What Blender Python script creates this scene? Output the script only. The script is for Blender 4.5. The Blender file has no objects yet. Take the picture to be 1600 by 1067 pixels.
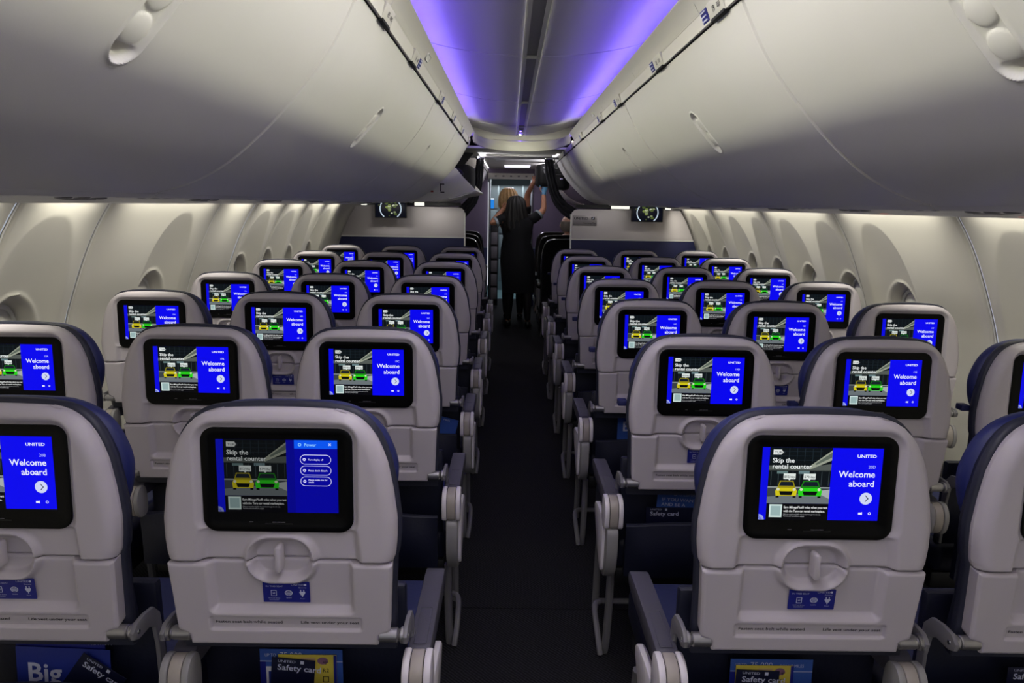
import bpy, bmesh, math, random
import numpy as np
from mathutils import Vector, Matrix
random.seed(7)
R = math.radians
scene = bpy.context.scene
COL = scene.collection

# ------------------------------------------------------------------ camera
PITCH, ROLL, YAW = .1954, .0160, .0058
CAMX, CAMZ = -.0781, 1.4853
def _cam():
    c, s = math.cos(PITCH), math.sin(PITCH)
    cy, sy = math.cos(YAW), math.sin(YAW)
    rot = lambda v: Vector((cy*v[0]+sy*v[1], -sy*v[0]+cy*v[1], v[2]))
    xc, dn, fw = rot((1, 0, 0)), rot((0, -s, -c)), rot((0, c, -s))
    cr, sr = math.cos(ROLL), math.sin(ROLL)
    right = xc*cr - dn*sr
    down = xc*sr + dn*cr
    m = Matrix((right, -down, -fw)).transposed().to_4x4()
    m.translation = (CAMX, 0, CAMZ)
    cd = bpy.data.cameras.new('camera')
    cd.sensor_width = 36
    cd.lens = 36*1080.7/1600
    cd.clip_start = .02
    o = bpy.data.objects.new('camera', cd)
    o.matrix_world = m
    COL.objects.link(o)
    scene.camera = o
_cam()

# ------------------------------------------------------------------ world, exposure, large lights
w = bpy.data.worlds.new('world'); scene.world = w
w.use_nodes = True
w.node_tree.nodes['Background'].inputs[0].default_value = (.8, .85, 1, 1)
w.node_tree.nodes['Background'].inputs[1].default_value = .50
vs = scene.view_settings
vs.view_transform = 'Standard'; vs.look = 'None'; vs.gamma = 1; vs.use_curve_mapping = False
vs.exposure = 0.0

def area(name, loc, direction, sx, sy, power, color, spread=180, yaxis=(0, 1, 0)):
    l = bpy.data.lights.new(name, 'AREA')
    l.shape = 'RECTANGLE'; l.size = sx; l.size_y = sy
    l.energy = power; l.color = color; l.spread = R(spread)
    o = bpy.data.objects.new(name, l)
    z = -Vector(direction).normalized()
    y = Vector(yaxis); x = y.cross(z).normalized(); y = z.cross(x)
    m = Matrix((x, y, z)).transposed().to_4x4(); m.translation = loc
    o.matrix_world = m
    COL.objects.link(o)
    return o
CREAM = (1, .99, .75)
Y_A, Y_B = -3.4, 5.35
for s in (-1, 1):
    # white tube behind each cove lip: it lights the bins across the aisle, its own lip cuts the beam
    area('cove_white_light', (s*.452, (Y_A+Y_B)/2, 2.0465), (-s*1, 0, -.37), .004, Y_B-Y_A, 13.5, CREAM, 62)
    # blue tube in the same trough, lights the ceiling
    area('cove_blue_light', (s*.465, (Y_A+6.0)/2, 1.982), (-s*.8, 0, .6), .02, 6.0-Y_A, 19, (.18, .092, 1), 180)
# two white fill lights added under the ceiling, out of view, without fixtures
area('rear_fill_light', (0, -2.2, 2.03), (0, .6, -1), .30, 1.2, 3, (1, .95, 1), 180)  # added fill behind the camera, brightens the seat backs
area('aisle_fill_light', (0, .2, 2.055), (0, 0, -1), .05, 3.3, 15, (1, .95, 1), 180)  # added overhead fill for the seat tops and lower bins
area('arch_blue_light', (0, 6.17, 2.035), (0, -1, .35), .5, .02, .9, (.14, .055, 1), 180, (1, 0, 0))
for s in (-1, 1):
    area('arch_fill_light', (s*.40, 5.25, 2.03), (-s*.35, 1, -.34), .10, .02, .95, CREAM, 70)  # extra fill added behind the lips to brighten the arch face
    area('front_fill_light', (s*.40, 8.5, 1.93), (-s*1, 0, .35), .02, 3.4, 14, (.88, .86, .95), 170)  # added uplight that brightens the front soffit and ceiling, no trough here
area('soffit_fill_light', (0, 6.2, 1.95), (0, 1, -.12), .6, .012, 1.6, (1, .98, .85), 160, (1, 0, 0))  # added fill hidden behind the arch, brightens the soffit
# galley and entry lamps far ahead
area('galley_light', (-.05, 11.6, 1.92), (0, -.2, -1), .8, .8, 12, (.85, .97, 1))
area('entry_light', (.0, 9.5, 1.965), (0, -.1, -1), .3, .3, 4, (.9, .85, 1))

# ------------------------------------------------------------------ materials
def lin(c):
    return tuple((x/12.92 if x <= .04045 else ((x+.055)/1.055)**2.4) for x in (v/255 for v in c))
def mat(name, rgb, rough=.5, metal=0, spec=.5, bump=0, bscale=200, emit=0, coat=0, var=0, vscale=6):
    m = bpy.data.materials.new(name); m.use_nodes = True
    nt = m.node_tree; b = nt.nodes['Principled BSDF']
    c = (*lin(rgb), 1)
    b.inputs['Base Color'].default_value = c
    b.inputs['Roughness'].default_value = rough
    b.inputs['Metallic'].default_value = metal
    b.inputs['Specular IOR Level'].default_value = spec
    b.inputs['Coat Weight'].default_value = coat
    if emit:
        b.inputs['Emission Color'].default_value = c
        b.inputs['Emission Strength'].default_value = emit
        b.inputs['Base Color'].default_value = (0, 0, 0, 1)
        b.inputs['Specular IOR Level'].default_value = .1
    if bump or var:
        tc = nt.nodes.new('ShaderNodeTexCoord')
    if bump:
        n = nt.nodes.new('ShaderNodeTexNoise'); n.inputs['Scale'].default_value = bscale
        n.inputs['Detail'].default_value = 3
        nt.links.new(tc.outputs['Object'], n.inputs['Vector'])
        bp = nt.nodes.new('ShaderNodeBump'); bp.inputs['Strength'].default_value = bump
        bp.inputs['Distance'].default_value = .002
        nt.links.new(n.outputs['Fac'], bp.inputs['Height'])
        nt.links.new(bp.outputs['Normal'], b.inputs['Normal'])
    if var:
        n2 = nt.nodes.new('ShaderNodeTexNoise'); n2.inputs['Scale'].default_value = vscale
        n2.inputs['Detail'].default_value = 4
        nt.links.new(tc.outputs['Object'], n2.inputs['Vector'])
        mx = nt.nodes.new('ShaderNodeMix'); mx.data_type = 'RGBA'
        mx.inputs['A'].default_value = tuple(x*(1-var) for x in c[:3])+(1,)
        mx.inputs['B'].default_value = tuple(min(1, x*(1+var)) for x in c[:3])+(1,)
        nt.links.new(n2.outputs['Fac'], mx.inputs['Factor'])
        nt.links.new(mx.outputs['Result'], b.inputs['Base Color'])
    return m
M = dict(
    shell=mat('seat_plastic', (188, 181, 187), .42, bump=.12, bscale=900, var=.03),
    bin=mat('bin_plastic', (216, 214, 212), .45, bump=.05, bscale=500, var=.02),
    cove=mat('cove_plastic', (206, 203, 196), .5),
    wall=mat('sidewall_plastic', (200, 196, 186), .5, bump=.05, bscale=600, var=.02),
    ceil=mat('ceiling_plastic', (172, 170, 178), .45),
    seam=mat('seam_trim', (215, 214, 210), .4),
    gap=mat('dark_gap', (16, 16, 18), .8),
    navy=mat('navy_leather', (13, 17, 40), .5, bump=.25, bscale=120, var=.15),
    navyrim=mat('navy_side_leather', (40, 42, 58), .5, bump=.2, bscale=150),
    blue=mat('blue_headrest_leather', (32, 40, 98), .5, bump=.25, bscale=90, var=.1),
    blackgloss=mat('black_glass', (4, 4, 5), .3, spec=.15),
    blackmat=mat('black_plastic', (14, 14, 16), .5),
    metal=mat('brushed_metal', (165, 163, 165), .38, metal=.85),
    grey=mat('grey_painted_metal', (118, 116, 120), .45),
    beige=mat('hinge_beige', (168, 160, 152), .5),
    white=mat('white_plastic', (222, 216, 222), .4),
    pad=mat('armrest_pad', (74, 72, 84), .5, bump=.15, bscale=300),
    placard=mat('placard_blue', (22, 30, 128), .45),
    ink=mat('placard_ink', (196, 200, 222), .5),
    darkink=mat('dark_ink', (30, 28, 30), .6),
    chrome=mat('polished_metal', (220, 222, 225), .15, metal=1),
    bulk=mat('bulkhead_laminate', (200, 193, 194), .5, bump=.05, bscale=300),
    bulkblue=mat('bulkhead_blue', (24, 28, 72), .7, bump=.2, bscale=250),
    purple=mat('front_wall_laminate', (112, 100, 124), .6),
    fabricblack=mat('black_fabric', (12, 12, 14), .85, bump=.4, bscale=150),
    curtain=mat('curtain_fabric', (17, 17, 26), .9, bump=.3, bscale=200),
    fcleather=mat('black_leather', (18, 17, 18), .35, bump=.2, bscale=120),
    skin=mat('skin', (198, 140, 112), .5, var=.05),
    skinpale=mat('skin_pale', (206, 160, 140), .5, var=.05),
    dress=mat('uniform_fabric', (9, 10, 18), .85, bump=.2, bscale=200),
    stripe=mat('uniform_cuff', (150, 160, 172), .7),
    hairdark=mat('dark_hair', (15, 11, 10), .6, bump=.6, bscale=60),
    hairblond=mat('blond_hair', (176, 140, 92), .5, bump=.8, bscale=60, var=.45, vscale=40),
    hairgrey=mat('grey_hair', (120, 112, 104), .6, bump=.6, bscale=80),
    glove=mat('glove_blue', (92, 150, 190), .45),
    shoe=mat('shoe_black', (10, 10, 12), .4),
    stocking=mat('stockings', (18, 15, 16), .6),
    yellow=mat('card_yellow', (206, 188, 70), .5),
    cardnavy=mat('card_navy', (12, 16, 48), .45),
    brochure=mat('brochure_blue', (52, 88, 168), .45),
    brochured=mat('brochure_dark_blue', (34, 50, 140), .45),
    paper=mat('paper_white', (214, 214, 220), .6),
    tan=mat('card_tan', (190, 160, 110), .6),
    steel=mat('galley_steel', (150, 156, 160), .3, metal=.8),
    shirt=mat('white_shirt', (205, 198, 180), .8),
    green=mat('green_jacket', (48, 66, 46), .85),
)
# carpet: dark herringbone weave
def carpet():
    m = bpy.data.materials.new('carpet'); m.use_nodes = True
    nt = m.node_tree; b = nt.nodes['Principled BSDF']
    tc = nt.nodes.new('ShaderNodeTexCoord')
    n = nt.nodes.new('ShaderNodeTexNoise'); n.inputs['Scale'].default_value = 130; n.inputs['Detail'].default_value = 4
    wv = nt.nodes.new('ShaderNodeTexWave'); wv.bands_direction = 'DIAGONAL'; wv.inputs['Scale'].default_value = 45
    wv.inputs['Distortion'].default_value = 3; wv.inputs['Detail'].default_value = 2
    mx = nt.nodes.new('ShaderNodeMath'); mx.operation = 'MULTIPLY'
    r = nt.nodes.new('ShaderNodeValToRGB')
    r.color_ramp.elements[0].color = (*lin((24, 24, 27)), 1); r.color_ramp.elements[1].color = (*lin((62, 61, 66)), 1)
    for t in (n, wv): nt.links.new(tc.outputs['Object'], t.inputs['Vector'])
    nt.links.new(n.outputs['Fac'], mx.inputs[0]); nt.links.new(wv.outputs['Fac'], mx.inputs[1])
    nt.links.new(mx.outputs[0], r.inputs[0]); nt.links.new(r.outputs[0], b.inputs['Base Color'])
    bp = nt.nodes.new('ShaderNodeBump'); bp.inputs['Strength'].default_value = .5; bp.inputs['Distance'].default_value = .003
    nt.links.new(mx.outputs[0], bp.inputs['Height']); nt.links.new(bp.outputs[0], b.inputs['Normal'])
    b.inputs['Roughness'].default_value = .95; b.inputs['Specular IOR Level'].default_value = .15
    return m
M['carpet'] = carpet()
M['groove'] = mat('wall_groove', (120, 117, 110), .6)
_em = {}
def em(rgb, k=1.0):
    key = (rgb, k)
    if key not in _em:
        _em[key] = mat('screen_%02x%02x%02x' % rgb, rgb, .4, emit=k)
    return _em[key]

# ------------------------------------------------------------------ mesh builder
_tc = {}
def text_geo(s, size, align='LEFT', bold=0.0):
    key = (s, round(size, 6), align, bold)
    if key not in _tc:
        c = bpy.data.curves.new('lettering', 'FONT')
        c.body = s; c.size = size; c.align_x = align; c.resolution_u = 2; c.offset = bold*size
        o = bpy.data.objects.new('lettering', c)
        me = o.to_mesh()
        _tc[key] = ([tuple(v.co) for v in me.vertices], [tuple(p.vertices) for p in me.polygons])
        o.to_mesh_clear(); bpy.data.objects.remove(o); bpy.data.curves.remove(c)
    return _tc[key]

class MB:
    def __init__(s):
        s.V = []; s.F = []; s.I = []; s.mats = []
    def mi(s, m):
        if m not in s.mats: s.mats.append(m)
        return s.mats.index(m)
    def add(s, vs, fs, m):
        k = len(s.V); i = s.mi(m)
        s.V += [tuple(v) for v in vs]
        s.F += [tuple(k+a for a in f) for f in fs]
        s.I += [i]*len(fs)
    def box(s, c, d, m, bev=0, seg=2, rot=None):
        bm = bmesh.new(); bmesh.ops.create_cube(bm, size=1)
        bmesh.ops.scale(bm, vec=d, verts=bm.verts)
        if bev:
            bmesh.ops.bevel(bm, geom=list(bm.edges), offset=bev, segments=seg, profile=.5, affect='EDGES')
        mt = Matrix.Translation(c) @ (rot.to_4x4() if rot else Matrix())
        bm.transform(mt); bm.verts.index_update()
        s.add([v.co[:] for v in bm.verts], [[v.index for v in f.verts] for f in bm.faces], m); bm.free()
    def rings(s, rs, m, closed=True, cap0=False, cap1=False):
        n = len(rs[0]); vs = [p for r in rs for p in r]; fs = []
        for j in range(len(rs)-1):
            for i in range(n if closed else n-1):
                a, b = j*n+i, j*n+(i+1) % n
                fs.append((a, b, b+n, a+n))
        if cap0: fs.append(tuple(range(n-1, -1, -1)))
        if cap1: fs.append(tuple((len(rs)-1)*n+i for i in range(n)))
        s.add(vs, fs, m)
    def tube(s, path, r, m, n=8, caps=True):
        P = [Vector(p) for p in path]; rs = []
        rr = r if isinstance(r, (list, tuple)) else [r]*len(P)
        up = None
        for i, p in enumerate(P):
            t = (P[min(i+1, len(P)-1)]-P[max(i-1, 0)]).normalized()
            if up is None:
                up = Vector((0, 0, 1)) if abs(t.z) < .9 else Vector((1, 0, 0))
            x = (up - t*up.dot(t)).normalized(); y = t.cross(x); up = x
            rs.append([p+(x*math.cos(a)+y*math.sin(a))*rr[i] for a in (2*math.pi*k/n for k in range(n))])
        s.rings(rs, m, True, caps, caps)
    def prism(s, poly, axis, lo, hi, m, bev=0):
        """poly in the two other axes (cyclic order), extruded along axis 0/1/2"""
        def put(p, h):
            if axis == 0: return (h, p[0], p[1])
            if axis == 1: return (p[0], h, p[1])
            return (p[0], p[1], h)
        if bev:
            q = inset(poly, bev); q2 = inset(poly, bev*.3)
            rs = [[put(p, lo) for p in q], [put(p, lo+bev*.3) for p in q2], [put(p, lo+bev) for p in poly],
                  [put(p, hi-bev) for p in poly], [put(p, hi-bev*.3) for p in q2], [put(p, hi) for p in q]]
        else:
            rs = [[put(p, lo) for p in poly], [put(p, hi) for p in poly]]
        s.rings(rs, m, True, True, True)
    def poly(s, pts, m):
        s.add(pts, [tuple(range(len(pts)))], m)
    def grid(s, X, Y, Z, m, flip=False):
        nv, nu = X.shape
        vs = list(zip(X.ravel().tolist(), Y.ravel().tolist(), Z.ravel().tolist()))
        fs = []
        for j in range(nv-1):
            for i in range(nu-1):
                a = j*nu+i
                f = (a, a+1, a+1+nu, a+nu)
                fs.append(f[::-1] if flip else f)
        s.add(vs, fs, m)
    def text(s, txt, size, fn, m, align='LEFT', bold=0.0, x=0, y=0, sx=1.0):
        vs, fs = text_geo(txt, size, align, bold)
        s.add([fn(x+v[0]*sx, y+v[1]) for v in vs], fs, m)
    def sphere(s, c, r, m, nu=14, nv=9, fn=None):
        rx, ry, rz = r if isinstance(r, (tuple, list)) else (r, r, r)
        rs = []
        for j in range(nv+1):
            t = -math.pi/2+math.pi*j/nv
            t = max(-1.55, min(1.55, t))
            ring = [Vector((c[0]+rx*math.cos(t)*math.cos(2*math.pi*i/nu), c[1]+ry*math.cos(t)*math.sin(2*math.pi*i/nu), c[2]+rz*math.sin(t))) for i in range(nu)]
            rs.append([fn(p) for p in ring] if fn else ring)
        s.rings(rs, m, True, True, True)
    def mesh(s, name, sharp=35):
        me = bpy.data.meshes.new(name)
        me.from_pydata(s.V, [], s.F)
        for m in s.mats: me.materials.append(m)
        me.polygons.foreach_set('material_index', s.I)
        me.validate()
        bm = bmesh.new(); bm.from_mesh(me)
        bmesh.ops.recalc_face_normals(bm, faces=bm.faces)
        bm.to_mesh(me); bm.free()
        me.shade_smooth()
        if sharp: me.set_sharp_from_angle(angle=R(sharp))
        return me
    def build(s, name, parent=None, sharp=35, **props):
        return link(name, s.mesh(name, sharp), parent, **props)

def inset(poly, d):
    n = len(poly); out = []
    ar = sum(poly[i][0]*poly[(i+1) % n][1]-poly[(i+1) % n][0]*poly[i][1] for i in range(n))
    sg = 1 if ar > 0 else -1
    for i in range(n):
        p0, p1, p2 = Vector(poly[i-1]), Vector(poly[i]), Vector(poly[(i+1) % n])
        e1, e2 = (p1-p0).normalized(), (p2-p1).normalized()
        n1, n2 = Vector((-e1.y, e1.x))*sg, Vector((-e2.y, e2.x))*sg
        b = n1+n2
        if b.length < 1e-6: b = n1
        b.normalize()
        k = d/max(.35, b.dot(n1))
        out.append(tuple(p1+b*k))
    return out
def rrect(cx, cy, hx, hy, r, n=5):
    out = []
    for (sx, sy, a0) in ((1, 1, 0), (-1, 1, 90), (-1, -1, 180), (1, -1, 270)):
        for k in range(n+1):
            a = R(a0+90*k/n)
            out.append((cx+sx*(hx-r)+r*math.cos(a), cy+sy*(hy-r)+r*math.sin(a)))
    return out
def smooth_poly(pts, closed=True, k=6):
    out = []; n = len(pts)
    for i in range(n if closed else n-1):
        g = lambda j: Vector(pts[j % n] if closed else pts[max(0, min(n-1, j))])
        p0, p1, p2, p3 = g(i-1), g(i), g(i+1), g(i+2)
        for q in range(k):
            t = q/k
            out.append(tuple(.5*((2*p1)+(p2-p0)*t+(2*p0-5*p1+4*p2-p3)*t*t+(3*p1-p0-3*p2+p3)*t**3)))
    if not closed: out.append(tuple(pts[-1]))
    return out
def link(name, data, parent=None, loc=None, **props):
    o = bpy.data.objects.new(name, data)
    COL.objects.link(o)
    if parent is not None: o.parent = parent
    if loc is not None: o.location = loc
    for k, v in props.items(): o[k] = v
    return o
def thing(name, label, category, loc=(0, 0, 0), group=None):
    o = link(name, None, None, loc, label=label, category=category)
    o.empty_display_size = .1
    if group: o['group'] = group
    return o
def ss(x, a, b):
    t = np.clip((x-a)/(b-a), 0, 1)
    return t*t*(3-2*t)

# ------------------------------------------------------------------ cabin shell
BIN = [(.40, 1.925), (.45, 1.83), (.50, 1.758), (.56, 1.69), (.62, 1.63), (.70, 1.565), (.78, 1.522), (.862, 1.497)]
WALL = [(1.49, 1.56), (1.56, 1.467), (1.636, 1.346), (1.713, 1.176), (1.783, .974), (1.815, .72), (1.79, .40), (1.70, 0)]
def prof_fn(pts):
    pts = smooth_poly(pts, False, 12)
    P = np.array(pts); L = np.concatenate([[0], np.cumsum(np.hypot(*np.diff(P, axis=0).T))])
    def f(s):
        x = np.interp(s, L, P[:, 0]); z = np.interp(s, L, P[:, 1])
        e = 1e-3
        dx = np.interp(s+e, L, P[:, 0])-np.interp(s-e, L, P[:, 0]); dz = np.interp(s+e, L, P[:, 1])-np.interp(s-e, L, P[:, 1])
        l = np.hypot(dx, dz)+1e-12
        return x, z, -dz/l, dx/l      # normal pointing outwards from the aisle (right side), up
    def s_at_z(z): return float(np.interp(-z, -P[:, 1], L))
    return f, L[-1], s_at_z
binf, binL, bin_s = prof_fn(BIN)
wallf, wallL, wall_s = prof_fn(WALL)

def floor():
    mb = MB()
    mb.box((0, -.55, -.01), (3.6, 5.794, .02), M['carpet'])
    mb.box((0, 6.68, -.01), (3.6, 8.654, .02), M['carpet'])
    mb.box((0, 2.35, -.012), (3.6, .008, .012), M['gap'])
    mb.build('floor', kind='structure')
    g = MB(); g.box((0, 12.2, -.005), (2.4, 2.3, .02), mat('galley_floor', (120, 150, 158), .35)); g.build('floor_galley', kind='structure')
floor()

def sidewall(sg, name, panels):
    root = link(name, None, kind='structure')
    wins = []
    for (y0, y1, ws) in panels:
        ny = max(6, int((y1-y0)/.008)); nsn = 190 if ws else 30
        if not ws: ny = 6
        ys = np.linspace(y0+.005, y1-.005, ny)
        sa = np.linspace(0, wallL, nsn)
        S, Yg = np.meshgrid(sa, ys)
        x, z, nx, nz = wallf(S)
        d = np.zeros_like(x)
        for yc in ws:
            e = (np.abs((Yg-yc)/.205)**2.4+np.abs((z-1.0)/.425)**2.2)**(1/2.3)
            d += .070*np.clip(1-e*e, 0, 1)*ss(z, .45, .8)
            e2 = np.sqrt(((Yg-yc)/.150)**2+((z-.945)/.205)**2)
            d += .052*(1-ss(e2, .82, .96))
            d -= .006*np.exp(-((e2-1.02)/.035)**2)
        # rounded panel edges make the seam
        ed = np.minimum(Yg-y0-.005, y1-.005-Yg)
        d += .014*(1-ss(ed, 0, .020))**2
        mb = MB()
        mb.grid(sg*(x+d*nx), Yg, z, M['wall'])
        mb.build('sidewall_panel', root)
        for yc in ws: wins.append(yc)
    # bright seam strips between panels
    for k, (y0, y1, ws) in enumerate(panels):
        mb = MB()
        sa = np.linspace(0, wallL, 30); x, z, nx, nz = wallf(sa)
        for (o0, o1, dd) in ((-.006, .001, .002), (.001, .006, .012)):
            X = np.stack([sg*(x+dd), sg*(x+dd)]); Z = np.stack([z, z]); Yy = np.stack([np.full_like(x, y0+o0), np.full_like(x, y0+o1)])
            mb.grid(X, Yy, Z, M['seam'] if dd < .01 else M['groove'])
        mb.build('seam_strip', root)
    return wins
left_panels = [(-3.4, -.4, ()), (-.4, .6, ()), (.6, 1.62, ()), (1.62, 2.14, ()), (2.14, 2.63, (2.36,)), (2.63, 3.64, (3.30,)), (3.64, 4.15, ()),
               (4.15, 4.68, (4.40,)), (4.68, 5.19, (4.90,)), (5.19, 5.70, (5.36,)), (5.70, 6.21, (5.9,)), (6.21, 7.2, ()), (7.2, 10.3, ())]
right_panels = [(-3.4, -.4, ()), (-.4, .55, ()), (.55, 1.56, ()), (1.56, 2.58, (2.31,)), (2.58, 3.57, (3.26,)), (3.57, 4.60, (3.77, 4.29)),
                (4.60, 5.76, (4.80, 5.31)), (5.76, 6.75, (5.98, 6.46)), (6.75, 7.2, ()), (7.2, 10.3, ())]
wl = sidewall(-1, 'wall_left', left_panels)
wr = sidewall(1, 'wall_right', right_panels)
n = 0
for sg, ws in ((-1, wl), (1, wr)):
    for yc in ws:
        n += 1
        x = 1.84
        mb = MB()
        pts = [(.128*math.cos(a), .178*math.sin(a)) for a in (2*math.pi*k/28 for k in range(28))]
        def wp(p, q, dx): return (sg*(1.79+.060+dx-.30*(p[1])*.9), yc+p[0]*q, .945+p[1]*q)
        mb.rings([[wp(p, 1.0, .030) for p in pts], [wp(p, .93, .024) for p in pts], [wp(p, .9, .034) for p in pts]], M['seam'])
        fr = mb.build('window_%d' % n, kind='structure')
        mb = MB(); mb.rings([[wp(p, .92, .036) for p in pts], [wp(p, .5, .038) for p in pts]], M['cove'], True, False, True)
        mb.build('window_shade', fr)

# ceiling panels
root = link('ceiling', None, kind='structure')
ey = [-3.4, -2.13, -.86, .41, 1.68, 2.95, 4.22, 5.48, 6.3]
def ceil_z(x):
    a = np.abs(x)
    return 2.072+.045*(np.clip(a-.03, 0, 1)/.38)**2+.9*np.clip(a-.41, 0, 1)**1.6
for y0, y1 in zip(ey, ey[1:]):
    for sg in (-1, 1):
        xs = np.linspace(.036, .62, 40); ys = np.array([y0+.004, y0+.007, y1-.007, y1-.004])
        Xg, Yg = np.meshgrid(xs, ys)
        Zg = ceil_z(Xg)+np.array([.006, 0, 0, .006])[:, None]
        mb = MB(); mb.grid(sg*Xg, Yg, Zg, M['ceil']); mb.build('ceiling_panel', root)
    xs = np.linspace(-.62, .62, 50); ys = np.array([y0-.004, y0+.004])
    Xg, Yg = np.meshgrid(xs, ys)
    mb = MB(); mb.grid(Xg, Yg, ceil_z(Xg)+.003, M['seam']); mb.build('seam_strip', root)
# centre light channel: two pale rails, a glossy inset lens
mb = MB()
glossgrey = mat('channel_lens', (220, 219, 222), .5, spec=.3)
for sg in (-1, 1):
    mb.box((sg*.0375, 1.3, 2.066), (.005, 9.4, .016), M['seam'], .001)
    mb.box((sg*.0275, 1.3, 2.0685), (.014, 9.4, .006), glossgrey)
mb.box((0, 1.3, 2.078), (.042, 9.4, .006), mat('channel_dark', (150, 149, 153), .5, spec=.3))
for y in ey[1:-1]:
    mb.box((0, y, 2.068), (.078, .008, .012), M['seam'], .002)
mb.box((0, 5.9, 2.066), (.05, .2, .012), M['seam'], .003)
mb.box((0, 5.72, 2.064), (.03, .09, .012), M['chrome'], .005)
mb.build('trim_1', kind='structure')

# cove lips (light trough) on both sides, and the rounded end frame
LIP = [(.388, 1.958), (.372, 1.982), (.358, 1.999), (.350, 2.007), (.3495, 2.0095), (.356, 2.008), (.385, 1.962), (.52, 1.958), (.60, 2.02), (.62, 2.2)]
for k, sg in enumerate((-1, 1)):
    r = link('trim_%d' % (2+k), None, kind='structure')
    segs = [-3.4, -1.65, .1, 1.85, 2.75, 3.65, 4.55, 5.3] if sg > 0 else [-3.4, -1.65, .1, 1.85, 3.3, 4.45, 5.3]
    for y0, y1 in zip(segs, segs[1:]):
        P = smooth_poly(LIP[:4], False, 4)+LIP[4:]
        x = np.array([p[0] for p in P]); z = np.array([p[1] for p in P])
        ys = np.array([y0+.001, y1-.001])
        mb = MB()
        mb.grid(np.tile(sg*x, (2, 1)), np.tile(ys[:, None], (1, len(x))), np.tile(z, (2, 1)), M['cove'])
        mb.build('cove_panel', r)
    # speaker ovals
    for yy in ((2.55,) if sg < 0 else (4.0,)):
        mb = MB()
        pts = rrect(0, 0, .045, .013, .0129, 6)
        def cp(p, h): 
            t = p[1]/.03
            return (sg*(.3722-.55*h-p[1]*.6), yy+p[0]*.9, 1.982-.5*h+p[1]*.8)
        mb.rings([[cp(p, 0) for p in pts], [cp(p, .006) for p in inset(pts, .002)], [cp(p, .003) for p in inset(pts, .005)]], M['seam'], True, False, True)
        mb.build('speaker_cover', r)
mb = MB()
path = [(-.35, 5.28), (-.345, 5.42), (-.325, 5.60), (-.28, 5.80), (-.20, 5.96), (-.10, 6.05), (0, 6.075)]
path = smooth_poly(path, False, 4); path = path+[(-x, y) for x, y in path[::-1][1:]]
prof = [(-.012, 1.93), (.006, 1.932), (.012, 1.958), (.006, 1.985), (0, 2.003), (.004, 2.011), (.03, 2.012), (.12, 2.03), (.20, 2.2)]
rows = []
for i, p in enumerate(path):
    a = Vector(path[max(0, i-1)]); b = Vector(path[min(len(path)-1, i+1)]); t = (b-a).normalized()
    nrm = Vector((-t.y, t.x))
    rows.append([(p[0]+nrm.x*o, p[1]+nrm.y*o, z) for o, z in prof])
mb.rings(rows, M['cove'], False)
mb.build('trim_4', kind='structure')

# soffit and front-cabin ceiling
mb = MB()
mb.box((0, 6.40, 1.965), (1.15, .52, .02), M['cove'], .004)
mb.box((0, 6.62, 1.932), (.62, .03, .020), M['seam'], .006)
mb.box((0, 8.6, 2.0), (1.5, 3.9, .02), M['cove'])
mb.box((0, 7.9, 1.988), (.5, .9, .006), M['seam'], .002)
mb.build('ceiling_front', kind='structure')
mb = MB()
for dy in (0, .30):
    mb.box((.01, 9.35+dy, 1.984), (.34, .12, .008), em((235, 232, 255), 1.6), .002)
t = mb.build('ceiling_lamp', label='twin white strip lamps glowing in the dark ceiling before the galley doorway', category='lamp')

# ------------------------------------------------------------------ overhead bins
def bin_mesh(sg, L, hy):
    """door of one bin, local y from -L/2 to L/2; hy = handle positions"""
    s0 = bin_s(1.715); 
    sa = np.unique(np.concatenate([np.linspace(0, binL, 60), np.linspace(s0-.09, s0+.09, 70)]))
    yy = [np.linspace(-L/2+.002, L/2-.002, 30), np.array([-L/2+.004, -L/2+.008, L/2-.004, L/2-.008])]
    for h in hy: yy.append(np.linspace(h-.042, h+.042, 54))
    ya = np.unique(np.concatenate(yy))
    S, Yg = np.meshgrid(sa, ya)
    x, z, nx, nz = binf(S)
    d = np.zeros_like(x)
    for h in hy:
        u = S-s0; v = Yg-h
        q = np.hypot(np.maximum(np.abs(u)-.048, 0), v)-.031
        lens = np.sqrt((u/.078)**2+(v/.027)**2)-1
        m1 = 1-ss(q, -.006, 0.0)
        d += m1*.006
        d -= .0022*np.exp(-((q-.002)/.0025)**2)
        d += m1*.020*ss(np.abs(u), .050, .062)
        for c in (-.028, .028):     # two domed paddles
            rr = np.hypot((u-c)/.026, v/.027)
            d -= .0045*np.clip(1-rr**2, 0, 1)**.45*(np.abs(u) < .056)
    ed = L/2-np.abs(Yg)
    d += .012*(1-ss(ed, 0, .012))**2
    mb = MB()
    mb.grid(sg*(x+d*np.abs(nx)), Yg, z+d*np.abs(nz), M['bin'])
    return mb.mesh('bin_door', 40)
def tag_mesh(sg, blue, num):
    mb = MB()
    rot = Matrix.Rotation(sg*R(-62), 3, 'Y')
    mb.box((sg*.388, 0, 1.939), (.040, .115, .010), M['cove'], .003, 2, Matrix.Rotation(sg*R(66), 3, 'Y'))
    mb.box((sg*.396, 0, 1.918), (.012, .10, .008), M['gap'], .001)
    def f(a, b, h=.0062):
        dx, dz = math.cos(R(66)), -math.sin(R(66))
        px, pz = .388-dx*b, 1.939-dz*b
        return (sg*(px-math.sin(R(66))*h*1.0), -a, pz-math.cos(R(66))*h)
    sgn = 1
    mb.text(num, .020, lambda a, b: f(a*(1 if sg > 0 else -1), b-.007), M['darkink'], 'CENTER', .01, -.012)
    mb.text('ABC' if sg < 0 else 'DEF', .014, lambda a, b: f(a*(1 if sg > 0 else -1), b-.005), M['darkink'], 'CENTER', .01, .028)
    return mb.mesh('latch_tab')
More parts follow.
